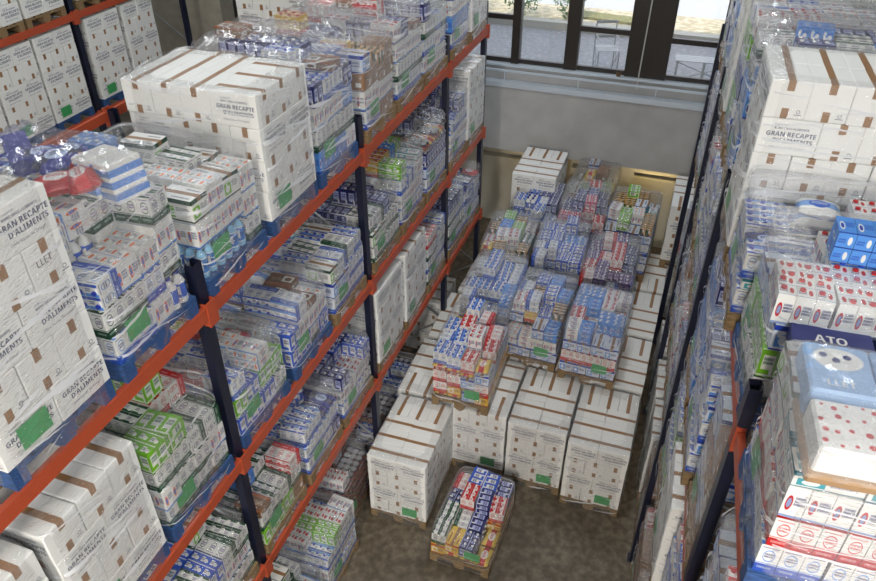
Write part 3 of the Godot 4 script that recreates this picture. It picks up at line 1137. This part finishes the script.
func windows() -> void:
	# bays between uprights: [left, right, transom height or 0]
	var zf := -13.85
	var bays := [[-5.3, -3.28, 4.64], [-3.13, -2.26, 0.0], [-2.02, -1.13, 4.56], [-0.39, 0.42, 4.5], [0.72, 2.4, 4.5]]
	var n := 0
	for b in bays:
		n += 1
		var w := Node3D.new()
		w.name = "window_%d" % n
		add_child(w)
		w.set_meta("kind", "structure")
		w.position = Vector3(b[0], 3.8, zf)
		var wd: float = b[1] - b[0]
		var g := box_mesh(Vector3(wd, 3.5, 0.008), Vector3(wd / 2, 1.8, 0))
		obj("pane", g, M.glass, w)
		obj("bottom_rail", box_mesh(Vector3(wd, 0.08, 0.08), Vector3(wd / 2, 0.04, 0)), M.dark_frame, w)
		obj("top_rail", box_mesh(Vector3(wd, 0.12, 0.08), Vector3(wd / 2, 3.54, 0)), M.dark_frame, w)
		if b[2] > 0:
			obj("transom", box_mesh(Vector3(wd, 0.09, 0.08), Vector3(wd / 2, b[2] - 3.8, 0)), M.dark_frame, w)
	var posts := [[-3.28, -3.13], [-2.26, -2.02], [-1.13, -0.39], [0.42, 0.72], [2.4, 4.5], [-9.3, -5.3]]
	for p in posts:
		n += 1
		slab("window_post_%d" % n, Vector3(p[0], 3.8, zf - 0.12), Vector3(p[1], 7.45, zf + 0.09), M.dark_frame)
	var c := obj("white_cable", bar(Vector3(-0.86, 3.6, -13.72), Vector3(-0.80, 7.0, -13.72), 0.012), mat(Color(0.75, 0.75, 0.73), 0.5))
	meta(c, "thin white cable hanging down the dark window pier", "cable")

func outside() -> void:
	slab("ground_terrace", Vector3(-14, 3.2, -17.4), Vector3(12, 3.45, -14.1), M.paving)
	slab("kerb_terrace", Vector3(-14, 3.2, -17.65), Vector3(12, 3.62, -17.4), M.kerb)
	slab("ground_verge", Vector3(-14, 3.2, -19.4), Vector3(12, 3.5, -17.65), M.gravel)
	slab("road_street", Vector3(-30, 3.2, -34), Vector3(26, 3.46, -19.4), M.road)
	slab("wall_outside", Vector3(-30, 3.2, -34.5), Vector3(26, 7, -34), M.gravel)
	var g := setting("lawn_verge", box_mesh(Vector3(2.2, 0.06, 0.5)), M.grass, turned(-8, Vector3(-1.9, 3.53, -18.5)))
	g.set_meta("kind", "structure")
	shrub(Vector3(-4.1, 3.5, -18.2), Vector3(0.6, 1.6, 0.6), "leafy green shrub behind the kerb outside the tall single pane")
	shrub(Vector3(-3.0, 3.5, -18.3), Vector3(0.4, 1.5, 0.6), "slim green shrub beside the verge outside the tall single pane")
	shrub(Vector3(1.1, 3.5, -18.2), Vector3(0.55, 0.6, 0.5), "small round green bush outside beyond the wide window pier")
	shrub(Vector3(-5.6, 3.5, -18.4), Vector3(0.7, 1.2, 0.6), "green shrub outside the window behind the rack end")
	chair(turned(20, Vector3(-1.62, 3.45, -14.95)), "slender grey metal garden chair standing on the terrace outside the window")
	bench(turned(4, Vector3(0.25, 3.45, -14.95)), "low grey metal garden bench on the terrace behind the window pier")
	var pot := Node3D.new()
	var o := base("flower_pot", "small brown flower pot on the ledge by the dark window pier", "pot", at_px(-1.22, 3.797, -13.73))
	pot.free()
	var st := st_new()
	tube(st, Vector3.ZERO, Vector3(0, 0.09, 0), 0.04, 0.055, 12, Rect2(0, 0, 1, 1), false)
	obj("pot", done(st), mat(Color(0.42, 0.33, 0.24), 0.7), o)
	st = st_new()
	tube(st, Vector3(0, 0.07, 0), Vector3(0, 0.078, 0), 0.05, 0.05, 12, Rect2(0, 0, 1, 1))
	obj("soil", done(st), M.void, o)

func shrub(at: Vector3, r: Vector3, label: String) -> void:
	var o := base("shrub", label, "shrub", Transform3D(Basis(), at))
	var st := st_new()
	for k in 900:
		var d := Vector3(rng.randfn(), rng.randfn(), rng.randfn()).normalized() * pow(rng.randf(), 0.4)
		var p := Vector3(d.x * r.x, r.y * 0.5 + d.y * r.y * 0.5, d.z * r.z)
		var a := Vector3(rng.randfn(), rng.randfn(), rng.randfn()).normalized() * 0.05
		var b := a.cross(Vector3(rng.randfn(), rng.randfn(), rng.randfn())).normalized() * 0.022
		quad(st, p - a, p + b, p + a, p - b)
	obj("foliage", done(st), M.leaf, o).set_meta("kind", "stuff")
	obj("stem", bar(Vector3.ZERO, Vector3(0.02, r.y * 0.6, 0), 0.02), M.wood, o)

func chair(xf: Transform3D, label: String) -> void:
	var o := base("garden_chair", label, "chair", xf)
	for x in [-0.2, 0.2]:
		for z in [-0.2, 0.2]:
			obj("leg", bar(Vector3(x, 0, z), Vector3(x, 0.45 if z > 0 else 0.92, z - (0.08 if z < 0 else 0.0)), 0.013), M.steel, o)
		obj("armrest", bar(Vector3(x, 0.66, -0.24), Vector3(x, 0.66, 0.2), 0.012), M.steel, o)
		obj("side_brace", bar(Vector3(x, 0.04, -0.2), Vector3(x, 0.44, 0.2), 0.008), M.steel, o)
		obj("side_brace", bar(Vector3(x, 0.04, 0.2), Vector3(x, 0.44, -0.2), 0.008), M.steel, o)
	for i in 5:
		obj("seat_slat", box_mesh(Vector3(0.42, 0.012, 0.07), Vector3(0, 0.455, -0.17 + i * 0.085)), M.steel, o)
	for y in [0.62, 0.75, 0.9]:
		obj("back_slat", box_mesh(Vector3(0.40, 0.06, 0.012), Vector3(0, y, -0.26)), M.steel, o)

func bench(xf: Transform3D, label: String) -> void:
	var o := base("garden_bench", label, "bench", xf)
	for x in [-0.5, 0.0, 0.5]:
		for z in [-0.16, 0.16]:
			obj("leg", bar(Vector3(x, 0, z), Vector3(x, 0.42, z), 0.013), M.steel, o)
	for s in [-1, 1]:
		obj("cross_brace", bar(Vector3(-0.5, 0.05, 0.16), Vector3(0.5, 0.4, 0.16), 0.008) if s > 0 else bar(Vector3(0.5, 0.05, 0.16), Vector3(-0.5, 0.4, 0.16), 0.008), M.steel, o)
	for i in 4:
		obj("seat_slat", box_mesh(Vector3(1.1, 0.014, 0.08), Vector3(0, 0.43, -0.14 + i * 0.095)), M.steel, o)

const ORD := ["first", "second", "third", "fourth", "fifth", "sixth", "seventh", "eighth", "ninth", "tenth", "eleventh"]
const LEVEL := [5.27, 3.64, 2.12, 0.0]
const LEVEL_NAME := ["top", "second", "third", "floor"]

func racks_and_loads() -> void:
	var L := at_px(-3.02, 0, 0)
	rack(L, [-0.73, -3.54, -6.355, -9.16, -11.0], [5.27, 3.64, 2.12], 5.62, "long navy rack with orange beams on the left of the aisle")
	rack(at_px(-5.05, 0, 0), [-0.73, -3.54, -6.355, -9.16, -11.0], [5.27], 5.285, "second navy and orange rack row behind the left rack")
	rack(at_px(-9.4, 0, 0), [-3.9, -6.7, -9.5, -12.3], [5.27, 3.64, 2.0], 5.9, "distant navy rack with dark orange beams full of white cartons")
	var R := Transform3D(Basis(Vector3.UP, PI + 0.038), Vector3(0.74, 0, -3.0))
	rack(R, [-2.3, 0.54, 3.355, 6.16, 8.0], [5.27, 3.64, 2.12], 5.6, "navy rack with orange beams on the right of the aisle", 1.1, 0.13)
	# centres of the pallet places along the left rack, nearest first
	var zl := [-1.26, -2.13, -3.03, -4.02, -4.93, -5.83, -6.87, -7.77, -8.67, -9.65, -10.5]
	var plan_l := {
		# top level
		"0_1": {"w": 5, "note": [3, -1.0], "blue": true},
		"0_2": {"h": 0.86, "p": ["wb", "mg", "mo", "mb", "mg"], "t": ["mo", "mg", "mb"], "blue": true, "sheet": false},
		"0_3": {"h": 0.7, "p": ["wa", "mo", "mg"], "t": ["mo", "xw", "lb", "mg"], "blue": true},
		"0_4": {"w": 4, "blue": true},
		"0_5": {"heavy": true, "h": 0.98, "p": ["lb", "mg", "mo", "mb"], "t": ["nv", "fb", "mb", "nv"], "blue": true},
		"0_6": {"heavy": true, "h": 0.84, "p": ["mb", "mo", "kb"], "t": ["nv", "sj", "bl", "xb", "ye"], "sheet": true},
		"0_7": {"heavy": true, "h": 0.92, "p": ["mb", "mg", "mo"], "t": ["wr", "fb", "nv", "rd"]},
		"0_8": {"heavy": true, "h": 0.85, "p": ["mo", "mb", "mg"], "t": ["wr", "nv", "mb"]},
		"0_9": {"heavy": true, "h": 1.2, "p": ["mb", "lb", "mo"], "t": ["mg", "pu", "nv", "lm"]},
		"0_10": {"w": 5},
		# second level
		"1_0": {"w": 4, "blue": true},
		"1_1": {"w": 4, "blue": true},
		"1_2": {"h": 0.9, "p": ["mg", "mo", "mg", "mg"], "t": ["mg", "rd", "lm", "mg", "pk"], "blue": true, "sheet": false},
		"1_3": {"blue": true, "h": 0.72, "p": ["bl", "lm", "mg", "wb"], "t": ["bw", "mo", "br", "mb"], "sheet": true},
		"1_4": {"h": 0.62, "p": ["bl", "mo", "mg", "wr"], "t": ["bw", "fb", "mb", "rd", "sj"], "blue": true},
		"1_5": {"h": 0.62, "p": ["mb", "xb", "mb"], "t": ["mg", "ft", "mb", "xw", "pu"]},
		"1_6": {"h": 0.66, "p": ["mg", "xw", "mg"], "t": ["nv", "nv", "mg"]},
		"1_7": {"h": 0.86, "p": ["mb", "mo", "mb"], "t": ["lm", "lb", "ye", "mo", "ft"]},
		"1_8": {"h": 0.75, "p": ["mb", "xb", "nv"], "t": ["nv", "cn", "by"]},
		"1_9": {"h": 0.9, "p": ["mb", "mo"], "t": ["nv", "mb", "nv"]},
		"1_10": {"w": 4},
		# third level
		"2_2": {"h": 0.7, "p": ["mg", "mo", "mb"], "t": ["xw", "mg", "bl", "mo"], "sheet": false},
		"2_3": {"h": 0.55, "p": ["lm", "mg", "kb"], "t": ["fb", "rd", "mg", "wr", "lb"]},
		"2_4": {"h": 0.6, "p": ["mb", "mb", "nv"], "t": ["wb", "bb", "mb", "nv"]},
		"2_5": {"h": 0.7, "p": ["mb", "wr", "mg"], "t": ["nv", "bl", "nv"]},
		"2_6": {"w": 4, "first": 1},
		"2_7": {"w": 4},
		"2_8": {"h": 0.8, "p": ["mg", "mb"], "t": ["mb", "mg", "rd"]},
		"2_9": {"h": 0.85, "p": ["mb", "mg"], "t": ["nv", "mb"]},
		"2_10": {"h": 0.85, "p": ["mb", "xb"], "t": ["nv", "br", "bb"]},
		# floor level
		"3_2": {"h": 0.7, "p": ["mg", "mo"], "t": ["mo", "lm", "mg", "rd"]},
		"3_3": {"h": 0.75, "p": ["mg", "mo"], "t": ["mo", "mg", "xw", "rd"]},
		"3_4": {"h": 0.9, "p": ["mb", "wr"], "t": ["wr", "wr", "lm", "nv"]},
		"3_5": {"h": 0.9, "p": ["cn", "cn", "cn"], "t": ["cn", "cn", "wr"]},
		"3_6": {"h": 0.9, "p": ["cn", "mb"], "t": ["cn", "pk", "cn"]},
		"3_7": {"h": 0.9, "p": ["mb", "rd"], "t": ["pk", "cn", "mb"]},
		"3_9": {"w": 4},
	}
	var seen := [0, 0, 0, 0]
	for lv in 4:
		for i in zl.size():
			var key := "%d_%d" % [lv, i]
			if not plan_l.has(key):
				continue
			var o: Dictionary = plan_l[key]
			var xf := turned(rng.randf_range(-1.2, 1.2), Vector3(-3.60 + ((-0.14 if i >= 5 else 0.06) if lv == 3 else 0.0), LEVEL[lv], zl[i]))
			var where := "on %s pallet, left rack's %s level" % [ORD[seen[lv]], LEVEL_NAME[lv]]
			seen[lv] += 1
			if o.has("w"):
				white_load(xf, o.w, where, [1], o)
			else:
				mixed_load(xf, o.h, where, o.p, o.t, [1], o)
	# white cartons behind the left rack
	white_load(at_px(-5.6, 5.27, -9.65), 5, "behind left rack on second rack row", [1], {"film": false, "card": false})
	white_load(at_px(-5.6, 5.27, -10.55), 5, "at the far end of the second rack row", [1], {"film": false, "card": false})
	# far rack of white cartons
	var k := 0
	for z in [-5.2, -6.1, -7.25, -8.1, -8.95, -10.05, -10.95]:
		for y in [3.64, 5.27]:
			white_load(at_px(-9.98, y, z), 5 if y < 5 else 3, "on %s pallet, distant rack's %s shelf" % [ORD[k / 2], "middle" if y < 5 else "upper"], [1], {"film": false, "blue": y < 5, "card": y < 5})
			k += 1
	# right rack, local z runs away from the camera
	var zr := [-1.1, -0.2, 1.0, 1.87, 2.78, 3.85, 4.75, 5.65, 6.65, 7.5]
	var plan_r := {
		"0_1": {"heavy": true, "h": 0.80, "p": ["mb", "rd", "wr", "xw"], "t": ["xw", "ft"], "blue": true, "sheet": false, "lying": 0.0, "wild": 0.0, "special": 1},
		"0_2": {"heavy": true, "h": 0.84, "p": ["mg", "lm", "xb", "bl"], "t": ["lb", "wr", "mb"], "blue": true, "sheet": false, "wild": 0.1, "special": 2},
		"0_3": {"heavy": true, "h": 0.70, "p": ["mb", "ft", "mb"], "t": ["wr", "bb", "mb", "bw", "br", "sj"], "sheet": false},
		"0_4": {"w": 5, "note": [2, -1.0]},
		"0_5": {"heavy": true, "h": 1.3, "p": ["lb", "mg", "mb"], "t": ["mg", "nv", "br", "lb"], "sheet": true},
		"0_6": {"heavy": true, "h": 1.3, "p": ["mb", "lm", "nv"], "t": ["mo", "wr", "mb"], "sheet": true},
		"0_7": {"w": 5},
		"0_8": {"heavy": true, "h": 1.25, "p": ["mb", "lb"], "t": ["mb", "nv"]},
		"0_9": {"heavy": true, "h": 1.2, "p": ["mo", "nv"], "t": ["nv", "mb"]},
		"1_0": {"heavy": true, "h": 1.0, "p": ["mb", "xb"], "t": ["rd", "wr"]},
		"1_1": {"heavy": true, "h": 1.1, "p": ["xb", "wr"], "t": ["wr", "rd", "xb"]},
		"1_2": {"heavy": true, "h": 1.1, "p": ["kb", "xb", "wr"], "t": ["wr", "kb", "xb", "rd"]},
		"1_3": {"heavy": true, "h": 1.0, "p": ["mb", "xb"], "t": ["xb", "mb", "nv"]},
		"1_4": {"heavy": true, "h": 1.2, "p": ["lb", "mb"], "t": ["bl", "nv"]},
		"1_5": {"heavy": true, "h": 1.25, "p": ["mb", "nv"], "t": ["nv", "bl"], "sheet": true},
		"1_6": {"heavy": true, "h": 1.25, "p": ["mb", "mg"], "t": ["mb", "bl"], "sheet": true},
		"1_7": {"heavy": true, "h": 1.2, "p": ["mo", "mb"], "t": ["rd", "bl"]},
		"1_8": {"heavy": true, "h": 1.2, "p": ["mb", "mo"], "t": ["nv"]},
		"1_9": {"heavy": true, "h": 1.2, "p": ["mb", "mo"], "t": ["mb"]},
		"2_1": {"w": 4},
		"2_2": {"heavy": true, "h": 1.1, "p": ["bl", "mb"], "t": ["bl", "rd"]},
		"2_3": {"w": 4},
		"2_4": {"heavy": true, "h": 1.1, "p": ["mb", "lm"], "t": ["bl", "mb"]},
		"2_5": {"heavy": true, "h": 1.1, "p": ["mb", "nv"], "t": ["nv", "mb"]},
		"2_6": {"heavy": true, "h": 1.0, "p": ["mo", "rd"], "t": ["rd", "mb"]},
		"2_7": {"heavy": true, "h": 1.1, "p": ["kb", "mb"], "t": ["kb", "mb"]},
		"2_8": {"heavy": true, "h": 1.1, "p": ["mb", "mo"], "t": ["mb"]},
		"3_3": {"heavy": true, "h": 1.1, "p": ["kb", "cn", "mo"], "t": ["kb", "mo"]},
		"3_4": {"heavy": true, "h": 1.1, "p": ["cn", "kb"], "t": ["kb", "rd"]},
		"3_5": {"heavy": true, "h": 1.1, "p": ["kb", "mo"], "t": ["kb"]},
		"3_6": {"w": 4},
		"3_7": {"w": 4},
		"3_8": {"w": 4},
	}
	seen = [0, 0, 0, 0]
	for lv in 4:
		for i in zr.size():
			var key := "%d_%d" % [lv, i]
			if not plan_r.has(key):
				continue
			var o: Dictionary = plan_r[key]
			var xf := R * turned(rng.randf_range(-1.2, 1.2), Vector3(-0.55 + ([0.06, 0.05, 0.06, 0.06][lv] if i > 2 else 0.0), LEVEL[lv], zr[i]))
			var where := "on %s pallet, right rack's %s level" % [ORD[seen[lv]], LEVEL_NAME[lv]]
			seen[lv] += 1
			if o.has("w"):
				white_load(xf, o.w, where, [-1], o)
			else:
				mixed_load(xf, o.h, where, o.p, o.t, [-1], o)
	specials(R)

func specials(R: Transform3D) -> void:
	# light blue milk tray lying over the nearest right-hand load
	var t := base("milk_tray", "light blue milk tray with a white oval on nearest right rack load", "milk tray", Transform3D(Basis(Vector3.UP, 0.06), Vector3(1.03, 6.13, -2.72)))
	obj("tray", soft_box(Vector3(0.60, 0.05, 0.72), 0.012), mat(Color(0.58, 0.46, 0.33), 0.7), t)
	var pale := mat(Color(0.55, 0.67, 0.82), 0.35)
	var lid := mat(Color(0.84, 0.84, 0.83), 0.35)
	var red := mat(Color(0.72, 0.20, 0.22), 0.4)
	var dark := mat(Color(0.14, 0.18, 0.42), 0.4)
	for i in 2:
		var c := obj("pale_blue_case", soft_box(Vector3(0.275, 0.17, 0.34), 0.012), pale, t, at_px(-0.143 + i * 0.286, 0.03, -0.17))
		var st := st_new()
		for k in 24:
			var a0 := TAU * k / 24
			var a1 := TAU * (k + 1) / 24
			for p in [Vector3.ZERO, Vector3(cos(a0) * 0.105, 0, sin(a0) * 0.075), Vector3(cos(a1) * 0.105, 0, sin(a1) * 0.075)]:
				st.add_vertex(p + Vector3(0, 0.1712, -0.06))
		obj("white_oval", done(st), lid, c)
		st = SurfaceTool.new()
		st.begin(Mesh.PRIMITIVE_TRIANGLES)
		letters(st, "LLET", 32, 0.055, Vector3(-0.07, -0.02, 0))
		obj("lettering", st.commit(), lid, c, Transform3D(Basis(Vector3.RIGHT, -PI / 2), Vector3(0, 0.1712, 0.12)))
		for k in 3:
			obj("blue_dot", disc_mesh(0.018), dark, c, at_px(-0.06 + k * 0.05, 0.1722, -0.08 + 0.03 * (k % 2)))
		var w := obj("white_case", soft_box(Vector3(0.275, 0.15, 0.30), 0.012), lid, t, at_px(-0.143 + i * 0.286, 0.03, 0.18))
		for a in 5:
			for b in 4:
				obj("red_dot", disc_mesh(rng.randf_range(0.007, 0.017)), red, w, at_px(-0.105 + a * 0.052 + rng.randf_range(-0.01, 0.01), 0.1512, -0.11 + b * 0.072 + rng.randf_range(-0.015, 0.015)))
	var film := base("loose_film_sheet", "loose clear film over the light blue milk tray", "film", Transform3D(Basis(Vector3.UP, 0.06), Vector3(1.03, 6.34, -2.72)))
	obj("sheet", sheet_mesh[1], M.film_heavy, film, Transform3D(Basis.from_scale(Vector3(0.68, 1, 0.8)), Vector3.ZERO))
	# pouches, boxes and loose film piled on the third load of the left rack's top level
	var heap := [
		["bb", Vector3(-3.80, 6.37, -3.28), 0.5, 0.1], ["bb", Vector3(-3.62, 6.39, -3.33), -0.4, -0.15], ["bb", Vector3(-3.58, 6.44, -3.16), 1.2, 0.2],
		["br", Vector3(-3.42, 6.40, -3.25), 0.3, -0.2], ["br", Vector3(-3.33, 6.38, -3.10), -0.7, 0.15], ["br", Vector3(-3.47, 6.36, -3.02), 0.9, 0.0],
	]
	var k2 := 0
	for q in heap:
		var c: String = q[0]
		var o := obj("pouch", pillow(Vector3(0.29, 0.13, 0.2), GOODS[c][4]), M.print, null, Transform3D(Basis(Vector3.UP, q[2]) * Basis(Vector3.RIGHT, q[3]), q[1]))
		meta(o, ["shiny blue pouch at the rear of the heap", "shiny blue pouch in the middle of the heap", "shiny blue pouch lying highest in the heap", "shiny red pouch beside the blue ones in the heap", "shiny red pouch at the front of the heap", "shiny red pouch lying lowest in the heap"][k2] + " on the left rack", "pouch", "shiny pouches on the left rack")
		k2 += 1
	var v := obj("violet_box", soft_box(Vector3(0.16, 0.11, 0.5), 0.005), mat(Color(0.20, 0.22, 0.55), 0.4), null, Transform3D(Basis(Vector3.UP, 0.9) * Basis(Vector3.BACK, 0.06), Vector3(-4.02, 6.36, -3.30)))
	meta(v, "long violet-blue box behind the blue pouches on the left rack", "box")
	var g2 := obj("green_flat_box", soft_box(Vector3(0.52, 0.06, 0.12), 0.005), mat(Color(0.28, 0.55, 0.20), 0.5), null, Transform3D(Basis(Vector3.UP, 0.12), Vector3(-3.72, 6.36, -2.86)))
	meta(g2, "long flat green box beside the white cartons on the left rack", "box")
	for e in 2:
		var up := base("striped_case", ["upright blue and white striped case next to the red pouches", "blue and white striped case leaning behind the upright one"][e], "case", Transform3D(Basis(Vector3.UP, -0.25) * Basis(Vector3.BACK, 0.12), Vector3(-3.17 - e * 0.17, 6.28, -3.24 - e * 0.02)))
		obj("body", soft_box(Vector3(0.15, 0.26, 0.24), 0.006), lid, up)
		for b in 3:
			obj("blue_stripe", box_mesh(Vector3(0.152, 0.045, 0.242), Vector3(0, 0.05 + b * 0.075, 0)), mat(Color(0.33, 0.50, 0.78), 0.4), up)
	var loose := base("loose_film_sheet", "loose shiny film thrown over the blue and red pouches", "film", Transform3D(Basis(Vector3.UP, 0.0), Vector3(-3.58, 6.60, -3.08)))
	obj("sheet", sheet_mesh[3], M.film, loose, Transform3D(Basis.from_scale(Vector3(1.2, 1.3, 0.82)), Vector3.ZERO))
	# navy case with white lettering low in the second right-hand load
	for k in 2:
		var n := base("navy_case", ("navy case with white lettering" if k == 0 else "plain navy case beside the lettered one") + ", second load, right rack", "case", Transform3D(Basis(Vector3.UP, 0.03), Vector3(0.98 + k * 0.42, 5.94, -3.48)))
		obj("body", soft_box(Vector3(0.40, 0.10, 0.24), 0.006), dark, n)
		if k == 0:
			var st := SurfaceTool.new()
			st.begin(Mesh.PRIMITIVE_TRIANGLES)
			letters(st, "ATO", 32, 0.085, Vector3(-0.09, -0.02, 0))
			obj("lettering", st.commit(), lid, n, Transform3D(Basis(Vector3.RIGHT, -PI / 2), Vector3(0, 0.101, 0.02)))

func disc_mesh(r: float) -> ArrayMesh:
	var st := st_new()
	for k in 12:
		var a0 := TAU * k / 12
		var a1 := TAU * (k + 1) / 12
		for p in [Vector3.ZERO, Vector3(cos(a0) * r, 0, sin(a0) * r), Vector3(cos(a1) * r, 0, sin(a1) * r)]:
			st.add_vertex(p)
	return done(st)

func floor_loads() -> void:
	# white blocks standing on the floor between the racks: local +x looks at the camera
	var whites := [
		[-2.60, -6.47, "in front block beside left rack"],
		[-2.68, -7.76, "in second block beside left rack"],
		[-2.68, -9.05, "in third block beside left rack"],
		[-1.85, -7.68, "in front block under the red-topped load"],
		[-1.01, -7.63, "in middle block of the front floor row"],
		[-0.17, -7.53, "in front block nearest right rack"],
		[-1.83, -8.98, "in second row left block on the floor"],
		[-0.99, -8.93, "in second row middle block on the floor"],
		[-0.14, -8.83, "in second row block nearest right rack"],
		[-0.12, -10.12, "in third row block nearest right rack"],
		[-0.10, -11.4, "in fourth row block nearest right rack"],
		[-1.7, -10.3, "in third row left block on the floor"],
		[-0.93, -10.25, "in third row middle block on the floor"],
		[-2.6, -10.35, "in fourth block beside left rack"],
		[-2.5, -11.65, "in fifth block beside left rack"],
		[-1.67, -11.6, "in fourth row left block on the floor"],
		[-0.85, -11.55, "in fourth row middle block on the floor"],
	]
	for w in whites:
		white_load(turned(-90 + rng.randf_range(-1.5, 1.5), Vector3(w[0], 0, w[1])), 4, w[2], [-1], {"floor": true, "first": rng.randi() % 2, "film": w[1] > -8.5, "card": w[1] > -8.0, "card_side": -1})
	white_load(turned(-90, Vector3(-2.28, 1.23, -12.5)), 4, "in tall stack against far wall", [-1], {"floor": true, "first": 1, "film": false, "card": false})
	white_load(turned(-90, Vector3(0.55, 0, -12.2)), 4, "in corner stack lit by strip lamp", [1], {"floor": true, "film": false, "card": false, "first": 1})
	white_load(turned(-90, Vector3(0.55, 1.23, -12.2)), 4, "on top of corner stack by strip lamp", [1], {"floor": true, "film": false, "card": false})
	var y := 1.222
	var mixed := [
		[-2.12, -7.62, y, 0.78, ["xy", "rd", "xb", "by"], ["wr", "rd", "mb", "fb", "wr"], "on red-topped load above the front cartons"],
		[-1.40, -8.82, y, 0.72, ["xb", "mo"], ["lb", "bl", "ye", "lb", "mb", "wr", "sj"], "on blue-topped load behind red-topped load"],
		[-0.55, -8.72, y, 0.74, ["xb", "rd"], ["wr", "lb", "rd", "sj", "lm", "pk", "ft"], "on colourful load nearest the right rack"],
		[-2.22, -9.15, y, 0.72, ["mb"], ["mb", "lb", "mb", "bl"], "on blue-striped load beside the left rack"],
		[-2.32, -10.5, y, 0.75, ["mg", "kb"], ["lm", "sj", "lb", "by", "mg", "wr"], "on lime-topped load beside left rack"],
		[-1.42, -10.35, y, 0.78, ["mb", "xb"], ["lb", "bl", "mb", "wr", "bl"], "on striped blue load, third floor row"],
		[-0.60, -10.3, y, 0.72, ["nv", "mb"], ["nv", "pu", "rd", "mg", "sj", "mb"], "on navy-topped load, third floor row"],
		[-2.12, -11.72, y, 0.8, ["mb"], ["nv", "mb", "wb"], "on bottle-topped load before wall stack"],
		[-1.28, -11.65, y, 0.85, ["nv", "mb"], ["nv", "rd", "pk", "nv"], "on dark red-topped load, rear row"],
		[-0.44, -11.6, y, 0.95, ["mb", "xb"], ["mb", "sj", "lm", "xb", "mo", "ft"], "on tall wrapped load nearest strip lamp"],
		[-1.30, -12.85, y, 0.8, ["xw", "kb"], ["by", "xb", "lm", "kb"], "on rearmost load against lower wall"],
	]
	for m in mixed:
		mixed_load(turned(-90 + rng.randf_range(-3, 3), Vector3(m[0], m[2], m[1])), m[3], m[6], m[4], m[5], [-1], {"floor": true, "card": m[1] > -9.0, "card_side": -1, "wild": 0.35})
	mixed_load(turned(-92, Vector3(-1.57, 0, -6.05)), 0.40, "on lone low pallet in the aisle", ["by", "xy"], ["bl", "nv", "mg", "bl", "rd", "bl"], [-1, 1], {"floor": true, "card_side": -1, "sheet": false})
	white_load(turned(-90, Vector3(-1.30, 0, -12.85)), 4, "under rearmost load against lower wall", [-1], {"floor": true, "film": false, "card": false})
	white_load(turned(-90, Vector3(-2.28, 0, -12.9)), 4, "under tall stack against far wall", [-1], {"floor": true, "film": false, "card": false})
